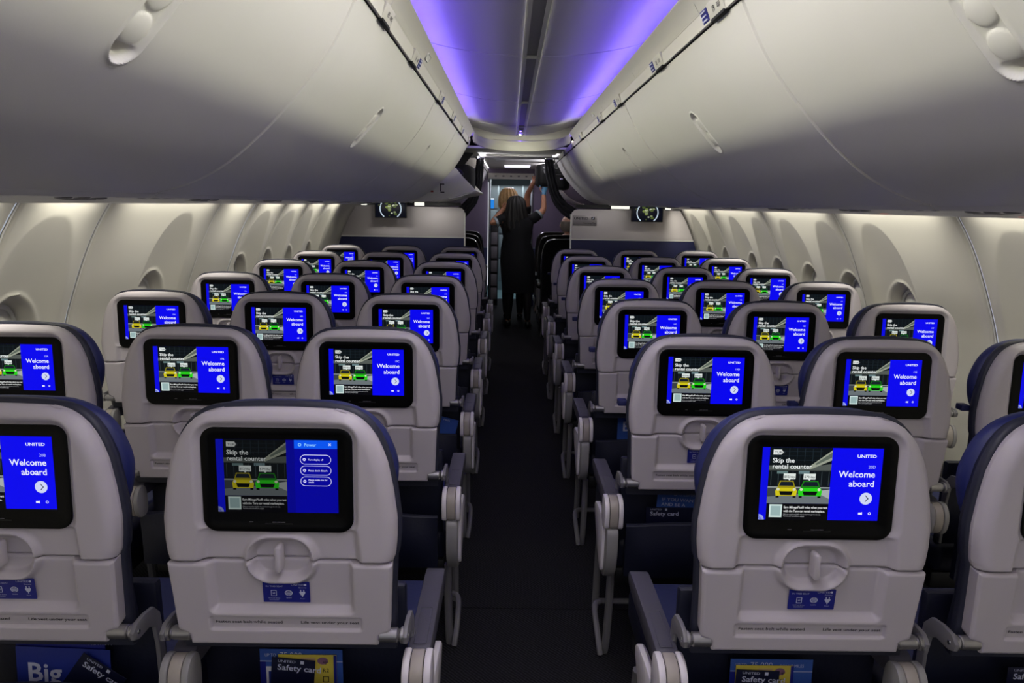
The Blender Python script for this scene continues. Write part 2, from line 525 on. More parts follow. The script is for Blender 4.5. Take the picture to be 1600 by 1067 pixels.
def sticker_mesh(sg):
    mb = MB()
    rot = Matrix.Rotation(sg*R(66), 3, 'Y')
    mb.box((sg*.3855, 0, 1.938), (.030, .048, .003), M['placard'], 0, 2, rot)
    for k in range(3):
        mb.box((sg*(.3835+.004*(k-1)), 0, 1.937-.009*(k-1)), (.0035, .034, .0036), M['ink'], 0, 2, rot)
    return mb.mesh('sticker')
ordn = ['nearest', 'second', 'third', 'fourth', 'fifth', 'sixth', 'seventh']
mesh_cache = {}
def overhead(sg, y0, y1, hy, tabs, label, purple=False):
    yc = (y0+y1)/2
    r = thing('overhead_bin', label, 'overhead bin', (0, yc, 0), 'closed overhead bins')
    k = (sg, round(y1-y0, 3), tuple(round(h-yc, 3) for h in hy))
    if k not in mesh_cache: mesh_cache[k] = bin_mesh(sg, y1-y0, [h-yc for h in hy])
    link('bin_door', mesh_cache[k], r)
    L = y1-y0
    mb = MB()
    mb.prism([(sg*.402, 1.921), (sg*.3925, 1.919), (sg*.384, 1.953), (sg*.394, 1.958)], 1, -L/2, L/2, M['cove'], .002)
    mb.box((sg*.404, 0, 1.9195), (.005, L, .004), M['gap'])
    mb.box((sg*.392, 0, 1.9575), (.004, L, .003), M['gap'])
    mb.build('latch_rail', r)
    mb = MB()
    xs = [(.862, 1.497), (.872, 1.488), (.88, 1.487), (.885, 1.497), (.88, 1.51)]
    mb.prism([(sg*a, b) for a, b in xs], 1, -L/2+.002, L/2-.002, M['bin'])
    mb.build('bin_lip', r)
    for (ty, num, blue) in tabs:
        kk = ('tab', sg, num)
        if kk not in mesh_cache: mesh_cache[kk] = tag_mesh(sg, blue, num)
        t = link('latch_tab', mesh_cache[kk], r, (0, ty-yc, 0))
        if blue:
            kk = ('st', sg)
            if kk not in mesh_cache: mesh_cache[kk] = sticker_mesh(sg)
            link('sticker', mesh_cache[kk], t, (0, .088, 0), label='small blue sticker')
    return r
side = {-1: 'left', 1: 'right'}
overhead(-1, -3.02, -1.49, (), (), 'cream overhead bin left of the aisle, behind the photographer, rearmost')
overhead(-1, -1.49, .04, (), (), 'cream overhead bin left of the aisle, behind the photographer')
overhead(-1, .04, 1.57, (.945,), (), 'large cream overhead bin left of the aisle filling the upper corner, one oval handle')
overhead(-1, 1.57, 3.10, (2.29,), ((1.83, '19', False), (2.34, '18', True)), 'cream overhead bin left of the aisle, second from the camera, with a blue sticker')
overhead(-1, 3.10, 4.30, (3.62,), ((3.16, '17', True), (3.82, '16', True)), 'cream overhead bin left of the aisle, third from the camera')
overhead(-1, 4.30, 5.40, (), ((4.5, '15', True), (5.2, '14', True)), 'cream overhead bin left of the aisle, the last closed one beside the lowered open bin')
overhead(1, -3.02, -1.49, (), (), 'cream overhead bin right of the aisle, behind the photographer, rearmost')
overhead(1, -1.49, .04, (), (), 'cream overhead bin right of the aisle, behind the photographer')
overhead(1, .04, 1.57, (.952,), (), 'large cream overhead bin right of the aisle filling the upper corner, one oval handle')
overhead(1, 1.57, 3.10, (2.268,), ((1.70, '19', True), (2.33, '18', True)), 'cream overhead bin right of the aisle, second from the camera, two blue stickers')
overhead(1, 3.10, 4.63, (3.61,), ((3.16, '17', True), (3.76, '16', True)), 'cream overhead bin right of the aisle, third from the camera')
overhead(1, 4.63, 6.16, (5.05,), ((4.75, '15', True), (5.4, '14', True)), 'cream overhead bin right of the aisle, fourth from the camera above the sign plate')
overhead(1, 6.16, 7.45, (), ((6.3, '12', False),), 'cream overhead bin right of the aisle, last one at the class divider')
overhead(-1, 7.9, 10.2, (), (), 'dim overhead bin left of the front cabin in violet light')
overhead(1, 9.1, 10.2, (), (), 'dim overhead bin right of the front cabin beyond the black bag')

# service panels under the bins
for k, sg in enumerate((-1, 1)):
    r = link('trim_%d' % (5+k), None, kind='structure')
    ys = [-3.4]+[1.16+.775*i-.3 for i in range(-4, 8)]+[6.72]
    ys = [y for y in ys if y >= -3.4]
    for y0, y1 in zip(ys, ys[1:]):
        mb = MB()
        mb.prism([(sg*.885, 1.500), (sg*1.15, 1.492), (sg*1.40, 1.476), (sg*1.452, 1.468), (sg*1.458, 1.476), (sg*1.40, 1.50), (sg*.885, 1.53)], 1, y0+.003, y1-.003, M['bin'])
        mb.build('service_panel', r)
        yc = y0+.3
        mb = MB()
        mb.box((sg*1.05, yc, 1.491), (.10, .22, .008), M['grey'], .003)
        for j in range(3):
            mb.sphere((sg*1.05, yc-.07+.07*j, 1.4905), (.018, .018, .005), M['grey'], 10, 6)
        for j in range(3):
            mb.sphere((sg*1.25, yc-.08+.08*j, 1.4855), (.022, .022, .005), M['grey'], 10, 6)
        mb.build('reading_lamp_unit', r)
        mb = MB()
        mb.box((sg*1.34, yc+.12, 1.481), (.05, .12, .005), M['grey'], .002)
        if sg > 0 and 1.5 < yc < 3.4: mb.box((sg*1.42, yc+.1, 1.4735), (.004, .06, .003), em((250, 150, 130), .8))
        mb.build('seat_belt_sign', r)
# wash lights behind the outer edge of the service panels: one short tube per sidewall panel
for sg, pan in ((-1, left_panels), (1, right_panels)):
    for (y0, y1, ws) in pan:
        if y1 > 6.8: continue
        L = y1-y0
        nn = max(1, round(L/1.05))
        for q in range(nn):
            a, b = y0+L*q/nn, y0+L*(q+1)/nn
            area('sidewall_wash_light', (sg*1.462, (a+b)/2, 1.522), (sg*.35, 0, -1), .03, (b-a)-.20, 3.2*(b-a), (1, .97, .84), 130)

# ------------------------------------------------------------------ bulkheads
def bulkhead(sg):
    r = link('wall_bulkhead_%s' % side[sg], None, kind='structure')
    x0 = .513
    Y = 6.75
    wx = lambda z: float(np.interp(-z, [-p[1] for p in WALL], [p[0] for p in WALL]))-.015
    def outline(z0, z1, top):
        p = [(x0, z0)]
        if top:
            p += [(x0, z1-.06)]+[(x0+.06-.06*math.cos(R(a)), z1-.06+.06*math.sin(R(a))) for a in (30, 60, 90)]
        else: p += [(x0, z1)]
        for z in np.linspace(z1, z0, 9): p.append((wx(z), z))
        return [(sg*a, b) for a, b in p]
    mb = MB(); mb.prism(outline(1.172, 1.452, True), 1, Y, Y+.04, M['bulk'], .004); mb.build('upper_panel', r)
    mb = MB(); mb.prism(outline(.10, 1.160, False), 1, Y, Y+.04, M['bulkblue'], .004); mb.build('lower_panel', r, label='dark blue lower panel')
    mb = MB(); mb.prism(outline(1.160, 1.172, False), 1, Y-.003, Y+.04, M['seam']); mb.build('trim_strip', r)
    mb = MB(); mb.box((sg*x0, Y+.02, .72), (.012, .046, 1.36), M['seam'], .004); mb.build('edge_strip', r)
    mb = MB(); mb.box((sg*1.0, Y+.02, 1.48), (.9, .03, .03), M['blackmat']); mb.build('gap_strip', r)
    for xx in ((.93, 1.45) if sg < 0 else (.92, 1.0, 1.41)):
        mb = MB(); mb.box((sg*xx, Y-.12, 1.476), (.09 if xx < 1.2 else .05, .03, .032), em((250, 250, 235), 1.1), .004); mb.build('lamp_strip', r)
    for xx, pw in ((.78, .36 if sg < 0 else .13), (1.2, .36 if sg < 0 else .18)): area('bulkhead_lamp', (sg*xx, Y-.22, 1.455), (0, .55, -1), .22, .03, pw, (1, .97, .9), 170, (0, 1, 0))
bulkhead(-1); bulkhead(1)
# ceiling-hung monitors
def monitor(sg, xc):
    r = thing('cabin_monitor', 'black cabin monitor hanging under the bins at the %s bulkhead, white ring on screen' % side[sg], 'monitor', (xc, 6.66, 1.50))
    mb = MB(); mb.box((0, 0, -.075), (.300, .028, .165), M['blackmat'], .005); mb.build('housing', r)
    mb = MB(); mb.box((0, .0, .012), (.12, .03, .02), M['blackmat'], .003); mb.build('mount', r)
    mb = MB()
    F = lambda x, z, k=0: (x, -.0150-.0002*k, -.075+z)
    mb.poly([F(*p) for p in ((-.14, -.072), (.14, -.072), (.14, .072), (-.14, .072))], em((6, 8, 20)))
    for s2 in (-1, 1):
        rs = [[], []]
        for k in range(17):
            a = R(-52+104*k/16)
            for j, q in enumerate((.094, .104)):
                rs[j].append(F(s2*q*math.cos(a), q*math.sin(a)*.96+.004, 1))
        mb.rings(rs, em((190, 206, 220)), False)
    rnd = random.Random(4)
    for k in range(26):
        cx, cz = rnd.gauss(-.005, .030), rnd.gauss(.012, .030)
        cz = max(-.06, min(.066, cz)); q = rnd.uniform(.005, .013)
        cc = rnd.choice([(86, 100, 46), (110, 124, 60), (70, 84, 40), (120, 130, 96), (190, 195, 170), (60, 66, 48)])
        mb.poly([F(cx+q*1.5*math.cos(R(a)), max(-.07, min(.07, cz+q*math.sin(R(a)))), 2+k*.1) for a in range(20, 380, 60)], em(cc))
    mb.build('display', r)
monitor(-1, -1.205); monitor(1, 1.222)
# sign plate on the right bulkhead
r = thing('sign_plate', 'small brushed grey sign plate with two lines of dark lettering on the right bulkhead edge', 'sign', (.642, 6.746, 1.345))
mb = MB(); mb.box((0, 0, 0), (.232, .006, .095), mat('sign_metal', (150, 144, 146), .4, metal=.5), .001); mb.build('plate', r)
mb = MB(); F = lambda x, z: (x, -.0036, z)
mb.text('UNITED', .033, F, M['darkink'], 'LEFT', .02, -.104, .008, 1.15)
mb.text('Economy Plus', .021, F, M['darkink'], 'RIGHT', .005, .106, -.030)
mb.prism([(.062, .008), (.096, .008), (.096, .036), (.062, .036)], 1, -.0045, -.0036, M['darkink'])
for k in range(2):
    mb.poly([(.066+.007*k, -.0048, .012), (.070+.007*k, -.0048, .012), (.084+.005*k, -.0048, .032), (.080+.005*k, -.0048, .032)], M['ink'])
mb.build('lettering', r)

# ------------------------------------------------------------------ seats
T1, T2, BJ = -.0521, .055, -.1635
def SP(a, b, c):
    """seat-back surface: a across, b up from the screen centre, c out towards the row behind -> seat coordinates"""
    if b >= BJ:
        return (a, b*.0521-c*.9986, 1+b*.9986+c*.0521)
    yj, zj = BJ*.0521, 1+BJ*.9986
    k = b-BJ
    return (a, yj-k*math.sin(T2)-c*math.cos(T2), zj+k*math.cos(T2)-c*math.sin(T2))
def SPn(A, B, C):
    up = B >= BJ
    yj, zj = BJ*.0521, 1+BJ*.9986
    k = B-BJ
    Y = np.where(up, B*.0521-C*.9986, yj-k*math.sin(T2)-C*math.cos(T2))
    Z = np.where(up, 1+B*.9986+C*.0521, zj+k*math.cos(T2)-C*math.sin(T2))
    return Y, Z
WB = [(-.1605, .2055), (-.15, .2095), (-.12, .2125), (-.083, .213), (-.03, .2065), (.022, .1965), (.05, .1865), (.07, .177), (.088, .1645), (.102, .150), (.112, .134), (.1175, .118), (.120, .100)]
WT = [(-.335, .174), (-.333, .176), (-.312, .1785), (-.306, .196), (-.30, .1985), (-.22, .2025), (-.168, .2055), (-.165, .2035)]
def hw(tab, b): return np.interp(b, [t[0] for t in tab], [t[1] for t in tab])
def sd_rr(A, B, cx, cb, hx, hb, r):
    qx, qb = np.abs(A-cx)-(hx-r), np.abs(B-cb)-(hb-r)
    return np.hypot(np.maximum(qx, 0), np.maximum(qb, 0))+np.minimum(np.maximum(qx, qb), 0)-r
def sd_poly(A, B, poly):
    d = np.full(A.shape, 9.)
    for i in range(len(poly)):
        p, q = np.array(poly[i]), np.array(poly[(i+1) % len(poly)])
        e = q-p; t = np.clip(((A-p[0])*e[0]+(B-p[1])*e[1])/(e@e+1e-12), 0, 1)
        d = np.minimum(d, np.hypot(A-p[0]-t*e[0], B-p[1]-t*e[1]))
    return d
def outline(tab, n=60):
    bs = np.linspace(tab[0][0], tab[-1][0], n)
    w_ = hw(tab, bs)
    return [(-w_[i], bs[i]) for i in range(n)]+[(w_[i], bs[i]) for i in range(n-1, -1, -1)]
def crown(A, B): return .004*(1-np.clip(np.abs(A)/.12, 0, 1)**2)*ss(B, .09, .12)
def capsule(A, B):
    q = sd_rr(A, B, 0, -.160, .053, .037, .034)
    return 1.0*.011*np.exp(-((q-.008)/.006)**2)-.0095*(1-ss(q, -.005, .001))
def panel(tab, hfun, nb, na, skirt, m):
    b0, b1 = tab[0][0], tab[-1][0]
    t = np.linspace(0, 1, nb)
    bs = b0+(b1-b0)*np.sort(np.concatenate([t[:-12], 1-.10*np.linspace(0, 1, 13)**1.6])) if tab is WB else b0+(b1-b0)*t
    s_ = np.linspace(-1, 1, na); s_ = np.sign(s_)*np.abs(s_)**.94
    S, Bg = np.meshgrid(s_, bs)
    A = S*hw(tab, Bg)
    C = hfun(A, Bg)
    B2 = Bg+(crown(A, Bg) if tab is WB else 0)
    Y, Z = SPn(A, np.where(Bg >= BJ, np.maximum(B2, BJ+1e-6), np.minimum(B2, BJ-1e-6)), C)
    mb = MB(); mb.grid(A, Y, Z, m)
    # skirt round the edge
    nv, nu = A.shape
    loop = [(0, i) for i in range(nu)]+[(j, nu-1) for j in range(1, nv)]+[(nv-1, i) for i in range(nu-2, -1, -1)]+[(j, 0) for j in range(nv-2, 0, -1)]
    r0 = [(A[p], Y[p], Z[p]) for p in loop]; r1 = [SP(A[p]*.985, B2[p]*1.0-(.003 if p[0] == nv-1 else 0), -skirt) for p in loop]
    mb.rings([r0, r1], m)
    return mb
ol_up, ol_tr = outline(WB), outline(WT, 50)
def rnd(d, r): 
    d = np.minimum(d, r)
    return r-np.sqrt(np.maximum(0, r*r-(r-d)**2))
def h_up(A, B):
    dd = sd_poly(A, B, ol_up)
    dbot = B-WB[0][0]
    dtop = np.minimum(dd, 1)
    r = .026
    side_d = np.minimum.reduce([np.where(dbot < dd+1e-4, 1.0, dd)]) 
    # large radius on the sides and top, tight on the bottom joint
    dd2 = sd_poly(A, B, [(p[0], p[1] if p[1] > WB[0][0]+.004 else -1) for p in ol_up])
    h = -rnd(dd2, r)-rnd(dbot, .004)
    bez = sd_rr(A, B, 0, -.0075, .136, .0975, .026)
    rec = .012*(1-ss(bez, -.001, .014))
    m = (1-ss(B, -.108, -.088))*(1-ss(np.abs(A), .130+.10*np.clip(-.10-B, 0, 1), .147+.10*np.clip(-.10-B, 0, 1)))
    rec = np.maximum(rec, .0165*m)
    rec = np.maximum(rec, .003*(1-ss(dd2, .024, .04)) * 0)
    return h-rec+capsule(A, B)
def h_tr(A, B):
    dd = sd_poly(A, B, ol_tr)
    h = -rnd(dd, .007)-.001
    m = (1-ss(np.abs(A), .140, .152))*ss(B, -.171, -.166)
    well = sd_rr(A, B, 0, -.20, .136, .070, .014)
    h -= .016*(1-ss(well, -.014, 0))
    strip = sd_rr(A, B, .005, -.289, .142, .0155, .006)
    h -= .0060*(1-ss(strip, -.0042, 0))
    return h+capsule(A, B)
ME = {}
M['shroud'] = mat('shroud_plastic', (150, 148, 148), .45)
ME['shell'] = panel(WB, h_up, 110, 150, .048, M['shell']).mesh('seat_shell', 50)
ME['tray'] = panel(WT, h_tr, 104, 150, .040, M['shell']).mesh('tray_table', 50)
mb = MB()
P = rrect(0, -.153, .0062, .025, .0058, 5)
mb.rings([[SP(x, y, c) for x, y in (inset(P, o) if o else P)] for c, o in ((-.016, 0), (.003, 0), (.0055, .0012), (.0065, .003))], M['shell'], True, False, True)
ME['latch'] = mb.mesh('tray_latch')
# lettering strip and placard
mb = MB()
fs = lambda x, y: SP(x, -.289+y, -.0064)
mb.text('Fasten seat belt while seated', .0082, fs, M['darkink'], 'LEFT', .012, -.128, -.002, 1.32)
ME['strip'] = mb.mesh('lettering')
mb = MB()
mb.text('Life vest under your seat', .0082, fs, M['darkink'], 'RIGHT', .012, .140, -.002, 1.32)
ME['strip2'] = mb.mesh('lettering')
mb = MB()
def pq(x, y, k): return SP(x+.006, -.229+y, -.0138+.0004*k)
P = rrect(0, 0, .0435, .0215, .002, 3)
mb.rings([[pq(*p, 0) for p in P], [pq(*p, 1) for p in P]], M['placard'], True, False, True)
ft = lambda x, y: pq(x, y, 2)
mb.text('IN THIS SEAT', .0046, ft, M['ink'], 'LEFT', .0, -.038, .0105, 1.2)
mb.text('UNITED', .0052, ft, M['ink'], 'LEFT', .0, .009, .0135, 1.3)
mb.rings([[ft(.0335, .0135), ft(.0375, .0135), ft(.0375, .0175), ft(.0335, .0175)]], M['ink'], True, False, True)
mb.text('Economy', .0038, ft, M['ink'], 'RIGHT', .0, .0375, .0085)
O = rrect(-.0235, -.002, .0052, .0062, .001, 2)
mb.rings([[ft(*p) for p in O], [ft(*p) for p in inset(O, .0011)]], M['ink'])
mb.text('wi', .005, ft, M['ink'], 'CENTER', .02, -.0235, -.0035)
mb.text('Wi-Fi and device', .0032, ft, M['ink'], 'CENTER', 0, -.0235, -.0135)
mb.text('entertainment', .0032, ft, M['ink'], 'CENTER', 0, -.0235, -.0170)
ring = [(.0065*math.cos(a), -.0015+.0056*math.sin(a)) for a in (2*math.pi*k/20 for k in range(20))]
mb.rings([[ft(x*1.1+.004, y) for x, y in ring], [ft(x*.86+.004, (y+.0015)*.82-.0015) for x, y in ring]], M['ink'])
for k in (-1, 0, 1): mb.rings([[ft(.004-.005+.001*abs(k), -.0015+k*.0024-.0006), ft(.004+.005-.001*abs(k), -.0015+k*.0024-.0006), ft(.004+.005-.001*abs(k), -.0015+k*.0024+.0006), ft(.004-.005+.001*abs(k), -.0015+k*.0024+.0006)]], M['ink'], True, False, True)
mb.text('Satellite', .0032, ft, M['ink'], 'CENTER', 0, .004, -.0125)
mb.rings([[ft(x+.0295, y) for x, y in ((-.0055, .001), (.0055, .001), (.0055, -.001), (.003, -.0055), (.001, -.0065), (.001, -.0095), (-.001, -.0095), (-.001, -.0065), (-.003, -.0055), (-.0055, -.001))]], M['ink'], True, False, True)
for k in (-1, 1): mb.rings([[ft(.0295+k*.0028+x, y) for x, y in ((-.0009, .001), (.0009, .001), (.0009, .0055), (-.0009, .0055))]], M['ink'], True, False, True)
mb.text('Power', .0032, ft, M['ink'], 'CENTER', 0, .0295, -.0145)
ME['placard'] = mb.mesh('placard')

# seat-back screen: bezel with raised edge, then the display
CB = -.012
mb = MB()
P = rrect(0, -.0075, .1355, .0970, .025, 6)
q1, q2 = inset(P, .0025), inset(P, .012)
mb.rings([[SP(x, y, CB-.004) for x, y in P], [SP(x, y, CB+.0032) for x, y in P], [SP(x, y, CB+.0040) for x, y in q1], [SP(x, y, CB+.0016) for x, y in q2]], M['blackgloss'], True, False, True)
mb.box(SP(0, -.0895, CB+.0022), (.05, .0012, .0022), M['blackmat'])
for x in (-.05, -.008, .0, .008): mb.box(SP(x, -.0865, CB+.0022), (.007, .001, .001), M['grey'])
ME['bezel'] = mb.mesh('seat_monitor')
SW, SH = .217, .1356
def scr(u, v, k): return SP((u-.5)*SW, (.5-v)*SH, CB+.0020+.00012*k)
def display(dim=1.0, power=False):
    mb = MB()
    dc = lambda c: em(tuple(int(min(255, x*dim)) for x in c))
    def pg(pts, c, k, raw=False): mb.poly([scr(u, v, k) for u, v in pts], em(c) if raw else dc(c))
    def rc(u0, v0, u1, v1, c, k, raw=False): pg([(u0, v0), (u1, v0), (u1, v1), (u0, v1)], c, k, raw)
    def tx(t, size, u, v, c, al='LEFT', bold=.01, k=8, sx=1.0, raw=False):
        x0, y0 = (u-.5)*SW, (.5-v)*SH
        mb.text(t, size, lambda x, y: SP(x, y, CB+.0020+.00012*k), em(c) if raw else dc(c), al, bold, x0, y0, sx)
    BL = (8, 6, 238)
    rc(0, 0, 1, 1, BL if not power else (4, 4, 150), 0, power)
    if not power: rc(0, 0, .062, 1, (10, 10, 226), 1)
    else: rc(0, 0, .058, 1, (6, 10, 150), 1, True)
    # street photograph
    rc(.06, 0, .578, .77, (10, 16, 20), 1)
    for k in range(7): rc(.09+.065*k, .01, .094+.065*k, .20, (34, 46, 54), 2)
    for k in range(3): rc(.06, .05+.06*k, .50, .056+.06*k, (26, 36, 44), 2)
    pg([(.578, .03), (.578, .17), (.40, .30), (.40, .25)], (150, 156, 140), 3)
    pg([(.578, .06), (.578, .13), (.45, .235), (.44, .22)], (92, 102, 92), 4)
    pg([(.06, .25), (.44, .25), (.578, .22), (.578, .32), (.06, .32)], (82, 88, 84), 2)
    rc(.06, .31, .578, .56, (14, 20, 24), 2)
    for k in range(9): rc(.08+.06*k, .33, .086+.06*k, .52, (48, 58, 62), 3)
    rc(.13, .325, .22, .36, (96, 120, 120), 3); rc(.31, .32, .40, .36, (100, 124, 128), 3)
    rc(.06, .545, .578, .77, (104, 112, 116), 3)
    pg([(.06, .56), (.578, .56), (.578, .60), (.06, .68)], (58, 64, 68), 4)
    pg([(.46, .60), (.578, .57), (.578, .70), (.50, .64)], (164, 170, 170), 5)
    rc(.06, .54, .578, .552, (150, 156, 156), 4)
    def car(cx, c1, c2, w_):
        s = w_
        pg([(cx-.088*s, .665), (cx+.088*s, .665), (cx+.094*s, .60), (cx+.080*s, .55), (cx-.080*s, .55), (cx-.094*s, .60)], c1, 6)
        pg([(cx-.058*s, .455), (cx+.058*s, .455), (cx+.078*s, .555), (cx-.078*s, .555)], c2, 6)
        pg([(cx-.050*s, .468), (cx+.050*s, .468), (cx+.064*s, .525), (cx-.064*s, .525)], (20, 28, 40), 7)
        pg([(cx-.060*s, .60), (cx+.060*s, .60), (cx+.048*s, .655), (cx-.048*s, .655)], (8, 10, 12), 7)
        for q in (-1, 1):
            pg([(cx+q*.070*s+.013*math.cos(a), .575+.020*math.sin(a)) for a in (2*math.pi*k/8 for k in range(8))], (210, 214, 190), 7)
            rc(cx+q*.074*s-.013, .655, cx+q*.074*s+.013, .69, (6, 6, 8), 5)
    car(.215, (206, 194, 24), (150, 140, 20), .96)
    car(.415, (40, 206, 26), (26, 120, 22), 1.06)
    for cx, t in ((.236, '$52/day'), (.402, '$79/day')):
        rc(cx-.05, .355, cx+.05, .435, (222, 230, 226), 7)
        pg([(cx-.012, .434), (cx+.012, .434), (cx, .452)], (222, 230, 226), 7)
        tx(t, .0062, cx, .415, (30, 36, 40), 'CENTER', .01)
    pg([(.088, .03), (.155, .03), (.172, .065), (.155, .098), (.088, .098)], (222, 226, 224), 7)
    tx('TURO', .0062, .098, .083, (60, 66, 74), 'LEFT', .01, 9, 1.1)
    tx('Skip the', .0122, .086, .205, (240, 244, 244), 'LEFT', .012)
    tx('rental counter', .0122, .086, .288, (240, 244, 244), 'LEFT', .012)
    rc(.06, .77, .578, 1, (8, 8, 12), 4)
    rc(.086, .785, .192, .965, (206, 226, 222), 5)
    rc(.098, .806, .180, .944, (150, 176, 176), 6)
    tx('Earn MileagePlus\u00ae miles when you rent', .0060, .205, .838, (236, 238, 238), 'LEFT', .014, 8, .82)
    tx('with the Turo car rental marketplace.', .0060, .205, .890, (236, 238, 238), 'LEFT', .014, 8, .82)
    tx('Miles are earned on eligible trips booked through this link only.', .0034, .205, .930, (170, 172, 176), 'LEFT', 0, 8, .78)
    tx('Terms and conditions apply.', .0034, .205, .955, (170, 172, 176))
    fan = [(0, 1)]+[(.046*math.sin(a), 1-.075*math.cos(a)) for a in (math.pi/2*k/8 for k in range(9))]
    pg(fan, (150, 160, 226), 3)
    for q in (.35, .7): pg([(.0, .985-.06*q), (.034*q+.006, .995), (.034*q, .998), (.0, .99-.06*q)], (20, 20, 200), 4)
    if not power:
        W_ = (236, 238, 255)
        tx('UNITED', .0078, .945, .125, W_, 'RIGHT', .02, 8, 1.25)
        tx('Welcome', .0165, .945, .395, W_, 'RIGHT', .014)
        tx('aboard', .0165, .945, .525, W_, 'RIGHT', .014)
        ci = [(.885+.052*math.cos(a), .69+.0835*math.sin(a)) for a in (2*math.pi*k/28 for k in range(28))]
        pg(ci, (206, 214, 244), 7)
        pg([(.876, .648), (.882, .644), (.908, .69), (.882, .736), (.876, .732), (.898, .69)], (40, 44, 70), 8)
        rc(.832, .885, .856, .912, W_, 8); pg([(.856, .885), (.864, .878), (.864, .918), (.856, .912)], W_, 8)
        for a in range(12):
            t0, t1 = 2*math.pi*a/12, 2*math.pi*(a+1)/12
            pg([(.925+.012*math.cos(t0), .897+.019*math.sin(t0)), (.925+.012*math.cos(t1), .897+.019*math.sin(t1)),
                (.925+.007*math.cos(t1), .897+.011*math.sin(t1)), (.925+.007*math.cos(t0), .897+.011*math.sin(t0))], W_, 8)
    else:
        rc(.578, 0, .645, 1, (4, 4, 132), 1, True)
        rc(.645, 0, 1, .115, (8, 84, 238), 2, True)
        L_ = (214, 212, 255)
        tx('Power', .0082, .728, .082, (150, 214, 255), 'LEFT', .01, 8, 1, True)
        tx('\u00d7', .011, .94, .085, (210, 226, 255), 'CENTER', .01, 8, 1, True)
        def loop(pts0, pts1, c, k=7): mb.rings([[scr(u, v, k) for u, v in pts0], [scr(u, v, k) for u, v in pts1]], em(c))
        ring = lambda r, cu, cv: [(cu+r*math.cos(a)/SW, cv+r*math.sin(a)/SH) for a in (2*math.pi*k/14 for k in range(14))]
        loop(ring(.0030, .692, .062), ring(.0018, .692, .062), (150, 214, 255))
        for j, t in enumerate(('Turn display off', 'Please don\u2019t disturb', 'Please wake me for\nmeals')):
            cv = .262+.150*j
            P = rrect(0, 0, .0278, .0089, .0088, 6)
            f_ = lambda p: (.820+p[0]/SW, cv-p[1]/SH)
            loop([f_(p) for p in P], [f_(p) for p in inset(P, .0009)], L_)
            tx(t, .0043, .758, cv+.012-(.022 if j == 2 else 0), L_, 'LEFT', .02, 8, 1, True)
            loop(ring(.0028, .727, cv), ring(.0011, .727, cv), L_)
    return mb.mesh('display', 0)
ME['display'] = display()
ME['display_power'] = display(.62, True)

# backrest cushion and headrest
def contour(off, b_low, top_off=None):
    o = [(-hw(WT, -.30)-.004-off*.4, b_low), (-hw(WT, -.25)-off, -.25)]
    for b, w_ in WB[:-1]: o.append((-w_-off*.9, b+off*max(0, (b-.02)/.1)))
    o.append((-.085, .120+off+.003)); o.append((-.03, .122+off+.004))
    return o+[(-x, y) for x, y in o[::-1]]
mb = MB()
rs = []
for c, off in ((-.0345, .001), (-.037, .005), (-.042, .006), (-.052, .005), (-.064, .000), (-.074, -.007), (-.080, -.020)):
    rs.append([SP(x, y, c) for x, y in contour(off, -.365)])
mb.rings(rs[:4], M['navyrim'], True, True, False); mb.rings(rs[3:], M['navy'], True, False, True)
ME['backrest'] = mb.mesh('backrest', 60)
def headrest():
    o = []
    base = [(-.150, -.115), (-.180, -.10), (-.198, -.065), (-.206, -.02), (-.204, .012), (-.193, .045), (-.176, .076), (-.146, .104), (-.10, .122), (-.04, .126)]
    base = base+[(-x, y) for x, y in base[::-1]]
    base = smooth_poly(base, True, 3)
    mb = MB(); rs = []
    for c, off in ((-.056, .012), (-.061, .003), (-.072, 0), (-.090, .002), (-.102, .012), (-.108, .03)):
        rs.append([SP(x, y, c-.012*(abs(x)/.22)**2) for x, y in inset(base, off)] if off else [SP(x, y, c-.012*(abs(x)/.22)**2) for x, y in base])
    mb.rings(rs, M['blue'], True, True, True)
    return mb
ME['headrest'] = headrest().mesh('headrest', 60)
# seat cushion
mb = MB(); mb.box((0, .36, .40), (.445, .50, .11), M['navy'], .032, 4)
mb.box((0, .37, .452), (.40, .44, .02), mat('seat_top_leather', (44, 50, 92), .55, bump=.2, bscale=120), .009, 2)
ME['cushion'] = mb.mesh('seat_cushion', 60)
mb = MB(); mb.box((0, .33, .32), (.43, .42, .06), M['blackmat'], .01)
mb.box((0, .135, .54), (.42, .025, .36), M['navy'], .008)
ME['pan'] = mb.mesh('seat_pan')
# literature pocket: puffed leather panel with a stitched top edge
mb = MB()
ug, vg = np.meshgrid(np.linspace(-1, 1, 30), np.linspace(0, 1, 14))
pu = .020*(1-np.abs(ug)**3)*np.sin(np.pi*np.clip(vg*.9+.1, 0, 1))+.002*np.sin(ug*9+vg*3)
Xp, Zp = ug*.202, .372+.168*vg+.004*np.cos(ug*3.1)*vg
Yp = .030-.035*vg*0-pu
mb.grid(Xp, Yp, Zp, M['navy']); mb.grid(Xp, np.full_like(Xp, .052), Zp, M['navy'])
mb.rings([[(Xp[-1, i], Yp[-1, i], Zp[-1, i]) for i in range(30)], [(Xp[-1, i], Yp[-1, i]+.006, Zp[-1, i]+.005) for i in range(30)], [(Xp[-1, i], .052, Zp[-1, i]) for i in range(30)]], M['navyrim'], False)
mb.rings([[(Xp[j, 0], Yp[j, 0], Zp[j, 0]) for j in range(14)], [(Xp[j, 0], .052, Zp[j, 0]) for j in range(14)]], M['navy'], False)
mb.rings([[(Xp[j, -1], Yp[j, -1], Zp[j, -1]) for j in range(14)], [(Xp[j, -1], .052, Zp[j, -1]) for j in range(14)]], M['navy'], False)
mb.rings([[(Xp[0, i], Yp[0, i], Zp[0, i]) for i in range(30)], [(Xp[0, i], .052, Zp[0, i]) for i in range(30)]], M['navy'], False)
ME['pocket'] = mb.mesh('literature_pocket', 60)
